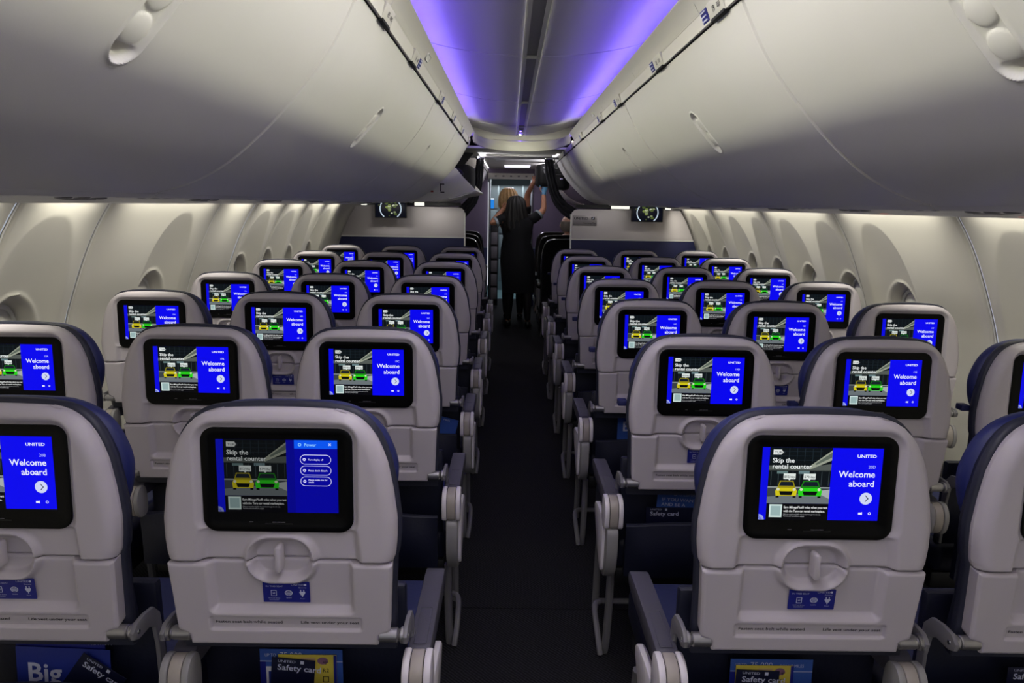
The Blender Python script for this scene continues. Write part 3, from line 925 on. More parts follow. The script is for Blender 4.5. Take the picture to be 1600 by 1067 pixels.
# tray arm: knob plus bent flat arm
def tray_arm(sg):
    mb = MB()
    n_ = 14
    ring = lambda r: [(r*math.cos(2*math.pi*k/n_), r*math.sin(2*math.pi*k/n_)) for k in range(n_)]
    z0, y0 = .684, .012
    for (x0, x1, r) in ((.176, .212, .0135), (.212, .216, .0118), (.216, .230, .0155)):
        mb.rings([[(sg*x0, y0+a, z0+b) for a, b in ring(r*.86)], [(sg*(x0+.002), y0+a, z0+b) for a, b in ring(r)], [(sg*(x1-.002), y0+a, z0+b) for a, b in ring(r)], [(sg*x1, y0+a, z0+b) for a, b in ring(r*.86)]], M['metal'], True, True, True)
    mb.rings([[(sg*.2305, y0+a, z0+b) for a, b in ring(.005)], [(sg*.232, y0+a, z0+b) for a, b in ring(.004)]], M['chrome'], True, False, True)
    pl = [(-.006, .690), (.010, .703), (.04, .704), (.072, .698), (.092, .675), (.100, .62), (.104, .47), (.080, .47), (.078, .61), (.070, .655), (.05, .668), (.012, .668), (-.004, .676)]
    mb.prism(pl, 0, *(sorted((sg*.222, sg*.231))), M['grey'], .002)
    return mb.mesh('tray_arm')
ME['arm_l'], ME['arm_r'] = tray_arm(-1), tray_arm(1)
# armrests: hinge drum of three bands and a dark pad
def armrest(aisle):
    mb = MB()
    pr = smooth_poly([(.034, .600), (.036, .628), (.07, .637), (.20, .637), (.33, .634), (.362, .622), (.356, .598), (.30, .590), (.10, .590)], True, 3)
    mb.prism(pr, 0, -.0225, .0225, M['pad'], .004)
    if aisle:
        P = rrect(0, .115, .0135, .062, .004, 3)
        mb.rings([[(x, y, .6374) for x, y in P], [(x, y, .6382) for x, y in inset(P, .001)], [(x, y, .6364) for x, y in inset(P, .0022)]], M['pad'], True, False, True)
    pad = mb.mesh('armrest', 40)
    mb = MB()
    if aisle:
        pr = [(.052, .545), (-.006, .546), (-.018, .575), (-.016, .612), (.0, .632), (.024, .638), (.048, .632), (.056, .6)]
    else:
        pr = [(.040, .545), (.008, .538), (-.010, .553), (-.017, .582), (-.013, .610), (.0, .628), (.016, .634), (.034, .628), (.044, .6)]
    pr = smooth_poly(pr, True, 4)
    wd = .0275
    mp = M['white'] if aisle else M['shroud']
    mb.prism(pr, 0, -wd, -.0135, mp, .003)
    mb.prism(inset(pr, .002), 0, -.012, .012, M['beige'], .002)
    mb.prism(pr, 0, .0135, wd, mp, .003)
    mb.prism(inset(pr, .005), 0, -.0145, .0145, M['gap'])
    return pad, mb.mesh('armrest_hinge', 40)
ME['rest_a'], ME['hinge_a'] = armrest(True)
ME['rest_m'], ME['hinge_m'] = armrest(False)
def end_bay(sg):
    """aisle-side shroud below the armrest; sg = direction of the aisle"""
    mb = MB()
    pr = smooth_poly([(-.010, .544), (-.018, .52), (-.016, .46), (.000, .41), (.030, .374), (.060, .362), (.085, .372), (.075, .40), (.052, .44), (.045, .50), (.05, .545), (.02, .546)], True, 3)
    mb.prism(pr, 0, -.017, .017, M['grey'] if False else M['shroud'], .004)
    a, b = sorted((sg*.014, sg*.030))
    p2 = smooth_poly([(.030, .552), (.10, .558), (.19, .546), (.215, .520), (.18, .475), (.11, .415), (.055, .384), (.034, .40), (.028, .47)], True, 3)
    a, b = sorted((sg*.008, sg*.026)); mb.prism(p2, 0, a, b, M['white'], .004)
    return mb.mesh('end_shroud', 40)
ME['bay_-1'], ME['bay_1'] = end_bay(-1), end_bay(1)
# legs: front and rear leg with the luggage bar
mb = MB(); mb.tube(smooth_poly([(0, .13, .33), (0, .14, .20), (0, .165, .06), (0, .19, .004)], False, 4), .013, M['grey'], 8); ME['leg'] = mb.mesh('leg')
mb = MB(); mb.tube(smooth_poly([(0, .40, .33), (0, .43, .18), (0, .45, .004)], False, 4), .013, M['grey'], 8); ME['leg2'] = mb.mesh('leg')
mb = MB()
mb.tube(smooth_poly([(-.30, .36, .085), (.17, .36, .085), (.225, .355, .085), (.245, .32, .085), (.25, .22, .075), (.247, .17, .04), (.243, .16, .012)], False, 4), .010, M['grey'], 8)
ME['bar'] = mb.mesh('luggage_bar')
mb = MB(); mb.V = []; 
mb.tube(smooth_poly([(.30, .36, .085), (-.17, .36, .085), (-.225, .355, .085), (-.245, .32, .085), (-.25, .22, .075), (-.247, .17, .04), (-.243, .16, .012)], False, 4), .010, M['grey'], 8)
ME['bar_r'] = mb.mesh('luggage_bar')
mb = MB(); mb.box((-.226, .07, .915), (.026, .03, .018), mat('strap_navy', (26, 32, 86), .6), .003); ME['strap'] = mb.mesh('blue_strap')
mb = MB(); mb.box((0, 0, 0), (.008, .012, .012), M['chrome'], .002); ME['button'] = mb.mesh('recline_button')

ROW_L = [1.164, 1.950, 2.7266, 3.4876, 4.3236, 5.1265, 5.9212]
ROW_R = [1.1619, 1.9108, 2.6724, 3.4356, 4.2024, 5.0218, 5.8190]
COLX = dict(A=-.4892-2*.5082, B=-.4892-.5082, C=-.4892, D=.4892, E=.4892+.5082, F=.4892+2*.5082)
rowname = ['first row in front of the camera', 'second row from the camera', 'third row from the camera', 'fourth row from the camera', 'fifth row from the camera', 'sixth row from the camera', 'last row before the bulkhead']
colname = dict(A='window seat left of the aisle', B='middle seat left of the aisle', C='aisle seat left of the aisle', D='aisle seat right of the aisle', E='middle seat right of the aisle', F='window seat right of the aisle')
def seat(row, c):
    left = c in 'ABC'
    y = (ROW_L if left else ROW_R)[row]
    lab = 'grey-backed navy %s, %s' % (colname[c], rowname[row])
    if row == 0 and c == 'C': lab = 'grey-backed navy aisle seat whose dimmed screen shows the power menu'
    r = thing('airline_seat', lab, 'airline seat', (COLX[c], y, 0), 'economy seats in rows facing forward')
    link('seat_shell', ME['shell'], r)
    tr = link('tray_table', ME['tray'], r)
    link('tray_latch', ME['latch'], tr); link('lettering', ME['strip'], tr); link('lettering', ME['strip2'], tr); link('placard', ME['placard'], tr, label='blue placard with icons')
    mo = link('seat_monitor', ME['bezel'], r, label='black framed screen')
    link('display', ME['display_power' if (row, c) == (0, 'C') else 'display'], mo)
    if (row, c) != (0, 'C'):
        mb = MB()
        mb.text('%d%s' % (20-row, c), .0078, lambda x, y_: SP(x, y_, CB+.0020+.00012*8), em((190, 196, 246)), 'RIGHT', .0, (.945-.5)*SW, (.5-.272)*SH)
        mb.build('seat_number', mo, 0)
    link('backrest', ME['backrest'], r); link('headrest', ME['headrest'], r, label='blue padded headrest')
    link('seat_cushion', ME['cushion'], r); link('seat_pan', ME['pan'], r)
    link('literature_pocket', ME['pocket'], r)
    link('tray_arm', ME['arm_l'], r); link('tray_arm', ME['arm_r'], r)
    xr = .2541
    def rest(x, aisle):
        link('armrest', ME['rest_a' if aisle else 'rest_m'], r, (x, 0, 0)); link('armrest_hinge', ME['hinge_a' if aisle else 'hinge_m'], r, (x, 0, 0))
    if c in 'ABC': rest(-.207, False)
    else: rest(.207, False)
    if c in 'CD':
        sg = 1 if c == 'C' else -1
        rest(sg*.247, True)
        link('end_shroud', ME['bay_%d' % sg], r, (sg*.249, 0, 0))
        link('recline_button', ME['button'], r, (sg*.222, .27, .60))
        link('leg', ME['leg'], r, (sg*.225, 0, 0)); link('leg', ME['leg2'], r, (sg*.225, 0, 0)); link('luggage_bar', ME['bar' if sg > 0 else 'bar_r'], r)
    if c in 'AF': link('leg', ME['leg'], r, ((.1 if c == 'A' else -.1), 0, 0)); link('leg', ME['leg2'], r, ((.1 if c == 'A' else -.1), 0, 0))
    if (not left) and row >= 1: link('blue_strap', ME['strap'], r)
    return r
for row in range(7):
    for c in 'ABCDEF':
        if row == 0 and c in 'AF': continue
        seat(row, c)

# ------------------------------------------------------------------ literature in the pockets
def leaflet(name, label, cat, col, row, cx, cz, wd, ht, lean, roll, base, extras, yoff=.0):
    """flat printed card standing in a seat pocket; local x across, z up"""
    y = (ROW_L if col in 'ABC' else ROW_R)[row]
    o = thing(name, label, cat, (COLX[col]+cx, y+.082+yoff, cz))
    o.rotation_euler = (R(lean), R(roll), 0)
    mb = MB()
    mb.prism([(-wd/2, 0), (wd/2, 0), (wd/2, ht), (-wd/2, ht)], 1, -.0006, .0006, base)
    mb.build('card', o)
    mb = MB()
    F = lambda x, z, k=1: (x, -.0007-.0002*k, z)
    extras(mb, F, wd, ht)
    if mb.V: mb.build('print', o, 0)
    return o
def quad(mb, F, x0, z0, x1, z1, m, k=1): mb.poly([F(x0, z0, k), F(x1, z0, k), F(x1, z1, k), F(x0, z1, k)], m)
def bonus(mb, F, w_, h):
    mb.text('UP TO', .010, lambda x, z: F(x, z), M['ink'], 'LEFT', 0, -w_/2+.010, h-.016, .8)
    mb.text('75,000', .017, lambda x, z: F(x, z), M['ink'], 'LEFT', .0, -w_/2+.040, h-.018)
    mb.text('BONUS MILES', .0095, lambda x, z: F(x, z), M['ink'], 'LEFT', 0, -w_/2+.101, h-.017, .85)
    quad(mb, F, -w_/2, h-.027, w_/2, h-.0255, M['ink'])
    quad(mb, F, -w_/2, 0, -w_/2+.012, h-.027, M['placard'])
    quad(mb, F, -w_/2+.012, h-.105, -w_/2+.046, h-.038, M['paper'])
    mb.text('B', .052, lambda x, z: F(x, z, 2), M['brochured'], 'LEFT', .02, -w_/2+.014, h-.085)
def safety(mb, F, w_, h):
    mb.text('UNITED', .0075, lambda x, z: F(x, z), M['ink'], 'LEFT', 0, -w_/2+.012, h-.009, 1.35)
    quad(mb, F, -w_/2+.058, h-.010, -w_/2+.065, h-.003, M['ink'])
    mb.text('Safety card', .0175, lambda x, z: F(x, z), M['ink'], 'LEFT', .015, -w_/2+.012, h-.026, 1.15)
def yellowcard(mb, F, w_, h):
    quad(mb, F, w_/2-.006, 0, w_/2, h, M['placard'])
    mb.text('+', .018, lambda x, z: F(x, z), M['darkink'], 'CENTER', .03, w_/2-.022, h-.022)
    mb.text('R2', .012, lambda x, z: F(x, z), M['darkink'], 'CENTER', .01, w_/2-.022, h-.038)
    quad(mb, F, w_/2-.028, h-.060, w_/2-.016, h-.047, M['darkink']); quad(mb, F, w_/2-.0265, h-.0585, w_/2-.0175, h-.0485, M['yellow'], 2)
    quad(mb, F, -w_/2+.045, h-.014, -w_/2+.075, h-.006, M['tan'])
    mb.poly([F(-w_/2+.09+.011*math.cos(a), h-.013+.008*math.sin(a)) for a in (2*math.pi*k/14 for k in range(14))], mat('card_mauve', (130, 92, 120), .5))
def plainb(big, l1=None):
    def f(mb, F, w_, h):
        if l1: mb.text(l1, .0105, lambda x, z: F(x, z), M['ink'], 'CENTER', 0, 0, h-.014, 1.05)
        if big: mb.text(big, .058, lambda x, z: F(x, z), M['ink'], 'LEFT', .02, -w_/2+.02, h-.075)
    return f
def want(mb, F, w_, h):
    mb.text('UP TO 75,000 BONUS MILES', .0085, lambda x, z: F(x, z), M['ink'], 'LEFT', 0, -w_/2+.05, h-.016)
    mb.text('IF YOU WANT TO', .0145, lambda x, z: F(x, z), M['ink'], 'LEFT', .005, -w_/2+.014, h-.034, 1.15)
    mb.text('AND BE A', .0145, lambda x, z: F(x, z), M['ink'], 'LEFT', .005, -w_/2+.014, h-.050, 1.15)
def b73(mb, F, w_, h):
    mb.poly([F(p[0], p[1]) for p in ((-w_/2, h-.035), (w_/2, h-.038), (w_/2, h), (-w_/2, h))], M['placard'])
    mb.text('B73', .014, lambda x, z: F(-z+.0, x, 1), M['darkink'], 'LEFT', .01, h-.075, -.004) if False else mb.text('B7', .016, lambda x, z: (0+z, -.001, (h-.042)-x), M['darkink'], 'LEFT', .01, 0, -.006)
leaflet('brochure', 'blue bonus miles brochure, first aisle-seat pocket left of the aisle', 'brochure', 'C', 0, .0, .38, .168, .213, -2, 0, M['brochure'], bonus, .004)
leaflet('route_card', 'yellow card marked R2 behind the dark card, first aisle seat left of the aisle', 'card', 'C', 0, .0135, .38, .118, .204, -2, 0, M['yellow'], yellowcard, .0)
leaflet('safety_card', 'dark safety card before the yellow card, first aisle seat left of the aisle', 'safety card', 'C', 0, -.030, .38, .088, .198, -2, 5, M['cardnavy'], safety, -.004)
leaflet('brochure', 'blue bonus miles brochure, first aisle-seat pocket right of the aisle', 'brochure', 'D', 0, -.02, .38, .168, .205, -2, 0, M['brochure'], bonus, .004)
leaflet('route_card', 'yellow card behind the dark card, first aisle seat right of the aisle', 'card', 'D', 0, -.035, .38, .118, .194, -2, 0, M['yellow'], yellowcard, .0)
leaflet('safety_card', 'dark safety card before the yellow card, first aisle seat right of the aisle', 'safety card', 'D', 0, -.056, .38, .088, .186, -2, 2, M['cardnavy'], safety, -.004)
leaflet('brochure', 'blue brochure lettered Bi in the first middle-seat pocket left of the aisle', 'brochure', 'B', 0, .02, .38, .19, .211, -2, 2, M['brochured'], plainb('Big'), .002)
leaflet('brochure', 'rearmost blue brochure with a row of small capitals, first middle seat left of the aisle', 'brochure', 'B', 0, .016, .38, .18, .231, -2, 1, M['placard'], plainb('', 'MORE UNITED CARDS TO CHOOSE FROM'), .007)
leaflet('safety_card', 'dark safety card tilted like a diamond in the first middle-seat pocket left of the aisle', 'safety card', 'B', 0, .000, .40, .10, .195, -2, 36, M['cardnavy'], safety, -.006)
leaflet('safety_card', 'dark safety card in the first middle-seat pocket right of the aisle', 'safety card', 'E', 0, .0, .38, .10, .20, -2, 0, M['cardnavy'], safety, -.004)
leaflet('brochure', 'blue brochure lettered IF YOU WANT TO in the second aisle-seat pocket right of the aisle', 'brochure', 'D', 1, -.02, .38, .18, .245, -2, 3, M['brochure'], want, .003)
leaflet('safety_card', 'dark safety card before the want-to brochure, second aisle seat right of the aisle', 'safety card', 'D', 1, -.06, .38, .145, .195, -2, 0, M['cardnavy'], safety, -.004)
leaflet('aircraft_card', 'narrow yellow and blue card marked B7, second aisle seat right of the aisle', 'card', 'D', 1, .03, .38, .03, .19, -2, 2, M['yellow'], b73, -.001)
leaflet('brochure', 'blue brochure with a white letter B in the third aisle-seat pocket right of the aisle', 'brochure', 'D', 2, -.02, .38, .17, .260, -2, 0, M['brochure'], plainb('Be'), .002)
leaflet('brochure', 'tilted blue brochure in the third aisle-seat pocket left of the aisle', 'brochure', 'C', 2, .11, .40, .10, .20, -2, 14, M['brochure'], plainb('', 'MILES'), .002)

# ------------------------------------------------------------------ front cabin
def front_seat(sg, x, y, label):
    r = thing('lounge_seat', label, 'airline seat', (x, y, 0), 'front cabin leather seats')
    mb = MB()
    pr = [(-.27, .42), (-.275, .8), (-.262, 1.0), (-.225, 1.09), (-.15, 1.125), (0, 1.13)]
    pr = smooth_poly(pr, False, 3); pr = pr+[(-a, b) for a, b in pr[::-1][1:]]
    rs = []
    for yy, o in ((-.02, .02), (-.035, .006), (-.02, 0), (.06, 0), (.10, .02), (.105, .05)):
        rs.append([(a, yy-(b-.42)*.10, b) for a, b in (inset(pr, o) if o else pr)])
    mb.rings(rs, M['fcleather'], True, True, True)
    mb.build('backrest', r, 60)
    mb = MB(); mb.tube([(a*1.003, -.015-(b-.42)*.10, b) for a, b in pr[2:-2]], .004, M['chrome'], 6); mb.build('piping', r)
    mb = MB(); mb.box((0, .36, .42), (.50, .52, .14), M['fcleather'], .04, 3); mb.build('seat_cushion', r, 60)
    mb = MB(); mb.box((0, .33, .24), (.46, .46, .20), M['blackmat'], .02); mb.build('base', r)
    for q in (-1, 1):
        mb = MB(); mb.box((q*.285, .30, .60), (.06, .46, .06), M['fcleather'], .02, 3); mb.build('armrest', r)
        mb = MB(); mb.box((q*.29, .30, .47), (.035, .44, .20), M['grey'], .01); mb.box((q*.309, .10, .45), (.006, .05, .26), M['metal'], .002)
        mb.build('side_panel', r); mb = MB(); mb.box((q*.300, .30, .30), (.02, .36, .05), M['metal'], .006); mb.build('side_trim', r, label='silver trim strip')
        mb = MB(); mb.tube([(q*.24, .15, .16), (q*.25, .14, .01)], .016, M['chrome'], 8); mb.build('leg', r); mb = MB(); mb.tube([(q*.24, .5, .16), (q*.25, .52, .01)], .016, M['chrome'], 8); mb.build('leg', r)
    return r
words3 = ['just beyond the bulkhead', 'second beyond the bulkhead', 'third beyond the bulkhead']
for i, y in enumerate((7.62, 8.56, 9.5)):
    front_seat(-1, -.665-.02*i, y, 'black leather lounge seat left of the aisle, %s' % words3[i])
    front_seat(1, .545+.0*i, y, 'black leather lounge seat right of the aisle, %s' % words3[i])

# front wall with the galley doorway
YF = 10.3
r = link('wall_front', None, kind='structure')
for nm, x0, x1, z0, z1, m in (('wall_panel', -1.8, -.40, .86, 2.3, 'purple'), ('wall_panel', .25, 1.8, .86, 2.3, 'purple'), ('wall_panel', -1.8, -.40, 0, .855, 'bulkblue'), ('wall_panel', .25, 1.8, 0, .855, 'bulkblue'), ('wall_header', -.42, .27, 1.92, 2.3, 'purple')):
    mb = MB(); mb.box(((x0+x1)/2, YF, (z0+z1)/2), (x1-x0-.004, .05, z1-z0-.004), M[m], .004); mb.build(nm, r)
d = link('door_1', None, kind='structure')
mb = MB()
for x in (-.375, .235): mb.box((x, YF-.02, .93), (.03, .10, 1.86), M['steel'], .006)
mb.box((-.07, YF-.02, 1.885), (.66, .10, .085), M['cove'], .008)
mb.build('door_frame', d)
mb = MB(); mb.box((-.395, YF-.04, 1.05), (.012, .02, 1.5), em((235, 238, 245), .9), .003); mb.build('edge_light', d)
mb = MB()
for k in range(5): mb.box((-.29+.11*k, YF-.072, 1.885), (.03, .006, .02), M['grey'], .003)
mb.build('header_fitting', d)
# galley beyond the doorway
g = thing('galley', 'steel galley cabinets seen through the lit doorway behind the crew', 'galley', (-.07, 12.4, 0))
mb = MB(); mb.box((0, 0, 1.0), (1.4, .5, 2.0), M['steel'], .01); mb.build('carcass', g)
for i in range(3):
    for j in range(4):
        mb = MB(); mb.box((-.42+.42*i, -.255, .35+.42*j), (.39, .02, .39), mat('galley_door', (126, 132, 138), .35) if (i, j) == (0, 0) else bpy.data.materials['galley_door'], .008)
        mb.box((-.42+.42*i, -.27, .50+.42*j), (.10, .014, .02), M['chrome'], .004); mb.build('door', g)
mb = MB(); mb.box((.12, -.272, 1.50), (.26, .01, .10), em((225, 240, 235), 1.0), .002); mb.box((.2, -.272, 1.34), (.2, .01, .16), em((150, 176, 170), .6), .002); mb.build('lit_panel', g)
g2 = thing('galley_screen', 'small bright blue screen on the left edge of the galley doorway', 'screen', (-.335, 10.22, 1.50))
mb = MB(); mb.box((0, 0, 0), (.055, .02, .16), M['blackmat'], .003); mb.build('housing', g2)
mb = MB(); mb.poly([(-.025, -.0105, -.075), (.025, -.0105, -.075), (.025, -.0105, .05), (-.025, -.0105, .05)], em((40, 130, 220)))
mb.poly([(-.025, -.0105, .05), (.025, -.0105, .05), (.025, -.0105, .075), (-.025, -.0105, .075)], em((215, 230, 240))); mb.build('display', g2)
# galley tower beside the aisle
for sg, x, lab in ((-1, -.30, 'narrow grey panelled jump seat column beside the galley doorway'),):
    t = thing('jump_seat', lab, 'jump seat', (x, 10.15, 0))
    mb = MB(); mb.box((0, 0, .62), (.11, .10, 1.2), M['blackmat'], .01); mb.build('housing', t)
    for k in range(5): 
        mb = MB(); mb.box((0, -.055, .2+.2*k), (.09, .012, .17), M['grey'], .006); mb.build('panel', t)
e = thing('galley_wall', 'pale side wall inside the galley, lit by the galley lamp', 'galley wall', (.72, 11.4, 0))
mb = MB(); mb.box((0, 0, 1.0), (.04, 2.1, 2.0), M['steel'], .004); mb.build('panel', e)
e = thing('galley_wall', 'dim left side wall of the galley behind the blond person', 'galley wall', (-.86, 11.4, 0))
mb = MB(); mb.box((0, 0, 1.0), (.04, 2.1, 2.0), M['steel'], .004); mb.build('panel', e)
mb = MB(); mb.box((-.07, 11.6, 2.02), (1.7, 2.4, .03), M['cove']); mb.build('ceiling_galley', kind='structure')
mb = MB(); mb.box((0, 13.0, 1.1), (3.8, .05, 2.4), M['purple']); mb.build('wall_nose', kind='structure')

# outer skin closing the cabin above the bins
mb = MB()
for sg in (-1, 1):
    X = np.array([sg*1.50, sg*1.30, sg*1.0, sg*.62]); Z = np.array([1.56, 1.86, 2.12, 2.26])
    mb.grid(np.tile(X, (2, 1)), np.tile(np.array([[-3.4], [10.3]]), (1, 4)), np.tile(Z, (2, 1)), M['gap'])
mb.grid(np.array([[-.64, .64]]*2), np.array([[-3.4]*2, [13.0]*2]), np.full((2, 2), 2.262), M['gap'])
mb.build('ceiling_outer', kind='structure')

# lowered pivot bin on the left, with black bags in its dark opening
r = thing('open_overhead_bin', 'lowered open cream bin left of the aisle, small decals on its end plate', 'overhead bin', (0, 5.45, 0))
endp = smooth_poly([(-.53, 1.775), (-.44, 1.685), (-.345, 1.588), (-.36, 1.566), (-.47, 1.545), (-.62, 1.512), (-.80, 1.502), (-1.02, 1.53), (-1.08, 1.68), (-.90, 1.80), (-.70, 1.82)], True, 3)
mb = MB(); mb.prism(endp, 1, 0, .02, M['bin'], .004); mb.build('end_plate', r)
mb = MB()
bot = [(-.345, 1.588), (-.36, 1.566), (-.47, 1.545), (-.62, 1.512), (-.80, 1.502), (-1.02, 1.53)]
mb.rings([[(x, .02, z) for x, z in bot], [(x, 1.2, z) for x, z in bot]], M['bin'], False)
mb.rings([[(x, .02, z+.012) for x, z in bot[1:]], [(x, 1.2, z+.012) for x, z in bot[1:]]], M['bin'], False)
mb.prism(endp, 1, 1.19, 1.21, M['bin'], .004); mb.build('bucket', r)
mb = MB(); mb.tube([(-.345, -.004, 1.584), (-.345, 1.2, 1.584)], .009, M['seam'], 8); mb.tube([(-.55, -.006, 1.523), (-.45, -.006, 1.547), (-.345, -.004, 1.584)], .006, M['seam'], 6); mb.build('bucket_lip', r)
mb = MB(); 
mb.box((-.62, -.003, 1.60), (.14, .003, .10), M['seam']); mb.box((-.615, -.0055, 1.605), (.008, .002, .06), M['darkink']); mb.box((-.60, -.0055, 1.57), (.03, .002, .008), M['darkink'])
mb.box((-.60, -.0055, 1.63), (.03, .002, .008), M['darkink']); mb.box((-.68, -.0055, 1.575), (.02, .002, .014), mat('decal_red', (150, 60, 50), .5))
mb.build('decal', r)
mb = MB(); mb.box((-.47, -.0035, 1.625), (.05, .002, .06), M['seam']); mb.build('decal', r)
mb = MB(); mb.prism([(-.41, 1.93), (-.53, 1.78), (-.9, 1.82), (-1.1, 1.7), (-1.15, 1.90), (-.62, 1.94)], 1, .9, .95, M['gap']); mb.prism([(-.52, 1.79), (-.5, 1.80), (-.40, 1.925), (-.42, 1.94)], 1, .0, .03, M['grey'], .003); mb.build('cavity_wall', r)
def bag(label, loc, d, rot=0, cat='bag'):
    r = thing('luggage_bag', label, cat, loc)
    r.rotation_euler = (0, 0, rot)
    mb = MB(); mb.box((0, 0, 0), d, M['fabricblack'], min(d)*.25, 3); mb.build('body', r, 60)
    mb = MB(); mb.tube(smooth_poly([(-d[0]*.25, -d[1]*.5, d[2]*.2), (-d[0]*.2, -d[1]*.5-.03, d[2]*.05), (d[0]*.2, -d[1]*.5-.03, d[2]*.05), (d[0]*.25, -d[1]*.5, d[2]*.2)], False, 4), .008, M['blackmat'], 6); mb.build('handle', r)
    mb = MB(); mb.box((d[0]*.15, -d[1]*.505, -d[2]*.1), (.03, .012, .02), M['chrome'], .003); mb.box((-d[0]*.2, -d[1]*.505, d[2]*.3), (.05, .01, .006), M['chrome'], .002); mb.build('buckle', r)
bag('black bag wedged in the dark opening above the lowered bin', (-.60, 5.95, 1.66), (.24, .5, .22), .1)
bag('second black bag behind the first in the lowered bin', (-.55, 6.42, 1.70), (.28, .34, .26), -.1)
bag('black backpack lifted by both crew members into the bin on the aisle side', (.345, 8.62, 1.835), (.22, .32, .27), .15)
bag('black bag hanging below the class divider rail right of the aisle', (.47, 7.75, 1.79), (.18, .28, .28), -.2)

# class divider curtains gathered to the sides
def curtain(label, path, rad):
    P = smooth_poly(path, False, 5)
    rr = [float(np.interp(i/(len(P)-1), [0, .15, .5, .8, 1], rad)) for i in range(len(P))]
    mb = MB(); Q = [Vector(p) for p in P]; rs = []
    for i, p in enumerate(Q):
        t = (Q[min(i+1, len(Q)-1)]-Q[max(i-1, 0)]).normalized()
        x = Vector((1, 0, 0)); x = (x-t*x.dot(t)).normalized(); y = t.cross(x)
        ring = []
        for k in range(36):
            a = 2*math.pi*k/36; q = rr[i]*(1+.22*math.cos(9*a+.3*i))
            ring.append(p+x*math.cos(a)*q+y*math.sin(a)*q*1.6)
        rs.append(ring)
    r = thing('curtain', label, 'curtain', tuple(P[-1]))
    mb.V = []
    mb.rings([[v-Vector(P[-1]) for v in ring] for ring in rs], M['curtain'], True, True, True)
    mb.build('drape', r, 60)
    k = int(len(P)*.97); p = Q[k-1]-Vector(P[-1])
    mb = MB(); mb.box((0, 0, .01), (rr[k-1]*2.6, rr[k-1]*3.4, .03), M['grey'], .008); mb.build('tieback', r)
    q = Q[0]-Vector(P[-1])
    mb = MB(); mb.box((q.x, q.y, q.z+.012), (.09, .10, .03), M['chrome'], .008); mb.build('rail_end', r)
curtain('black curtain gathered at the left bulkhead, sweeping down beside the lowered bin', [(-.375, 6.95, 1.915), (-.385, 6.96, 1.80), (-.40, 6.97, 1.66), (-.45, 6.98, 1.52), (-.53, 6.98, 1.43), (-.60, 6.98, 1.36)], [.030, .034, .038, .05, .05])
curtain('black curtain gathered at the right bulkhead, sweeping down from the divider rail', [(.29, 6.95, 1.915), (.31, 6.96, 1.80), (.34, 6.97, 1.66), (.39, 6.98, 1.54), (.47, 6.98, 1.45), (.58, 6.98, 1.38)], [.036, .04, .042, .05, .055])
mb = MB(); mb.tube([(-.55, 6.95, 1.932), (.55, 6.95, 1.932)], .010, M['grey'], 8)
o = mb.build('curtain_rail', label='thin grey rail across the aisle that carries the black curtains', category='rail')

# ------------------------------------------------------------------ people
def skinned(name, joints, edges, root_joint, m, parent, sub=2):
    names = list(joints)
    me = bpy.data.meshes.new(name)
    me.from_pydata([joints[n][0] for n in names], [(names.index(a), names.index(b)) for a, b in edges], [])
    o = bpy.data.objects.new(name, me); COL.objects.link(o)
    sk = o.modifiers.new('skin', 'SKIN'); sk.use_smooth_shade = True
    me.skin_vertices[0].data  # layer made by the modifier
    for i, n in enumerate(names):
        r_ = joints[n][1]
        r_ = r_ if isinstance(r_, tuple) else (r_, r_)
        me.skin_vertices[0].data[i].radius = r_
        me.skin_vertices[0].data[i].use_root = (n == root_joint)
    s = o.modifiers.new('sub', 'SUBSURF'); s.levels = sub; s.render_levels = sub
    dg = bpy.context.evaluated_depsgraph_get()
    ev = bpy.data.meshes.new_from_object(o.evaluated_get(dg))
    bpy.data.objects.remove(o); 
    ev.materials.clear(); ev.materials.append(m); ev.shade_smooth(); ev.name = name
    return link(name, ev, parent)
def hand(J, E, wrist, d, side_v, tag, root, k=1.0):
    """palm and five bent fingers from the wrist along d, thumb towards side_v"""
    d = Vector(d).normalized(); sv = Vector(side_v); sv = (sv-d*sv.dot(d)).normalized(); nv = d.cross(sv)
    w_ = Vector(wrist)
    J[tag+'palm'] = (tuple(w_+d*.045*k), (.036*k, .018*k)); E.append((root, tag+'palm'))
    for q, (off, ln) in enumerate(((.028, .070), (.010, .078), (-.009, .073), (-.027, .058))):
        b = w_+d*.078*k+sv*off*k
        J['%sf%d0' % (tag, q)] = (tuple(b), .0095*k); J['%sf%d1' % (tag, q)] = (tuple(b+d*ln*.5*k+nv*.012*k), .0085*k)
        J['%sf%d2' % (tag, q)] = (tuple(b+d*ln*.85*k+nv*.036*k), .007*k)
        E += [(tag+'palm', '%sf%d0' % (tag, q)), ('%sf%d0' % (tag, q), '%sf%d1' % (tag, q)), ('%sf%d1' % (tag, q), '%sf%d2' % (tag, q))]
    t0 = w_+d*.03*k+sv*.036*k
    J[tag+'t0'] = (tuple(t0), .011*k); J[tag+'t1'] = (tuple(t0+d*.03*k+sv*.02*k+nv*.012*k), .0095*k); J[tag+'t2'] = (tuple(t0+d*.055*k+sv*.022*k+nv*.03*k), .008*k)
    E += [(tag+'palm', tag+'t0'), (tag+'t0', tag+'t1'), (tag+'t1', tag+'t2')]
def dress(parent, rings_, sleeves, W):
    mb = MB(); rs = []
    for z, cx, cy, rx, ry in rings_:
        rs.append([W(cx+rx*math.cos(t)*(1+.025*math.cos(9*t) if z < .9 else 1), cy+ry*math.sin(t), z) for t in (2*math.pi*k/32 for k in range(32))])
    mb.rings(rs, M['dress'], True, True, True)
    for P_, r_ in sleeves: mb.tube(smooth_poly([W(*p) for p in P_], False, 3), [r_[0]+(r_[1]-r_[0])*i/((len(P_)-1)*3) for i in range((len(P_)-1)*3+1)], M['dress'], 14)
    mb.build('dress', parent, 60)
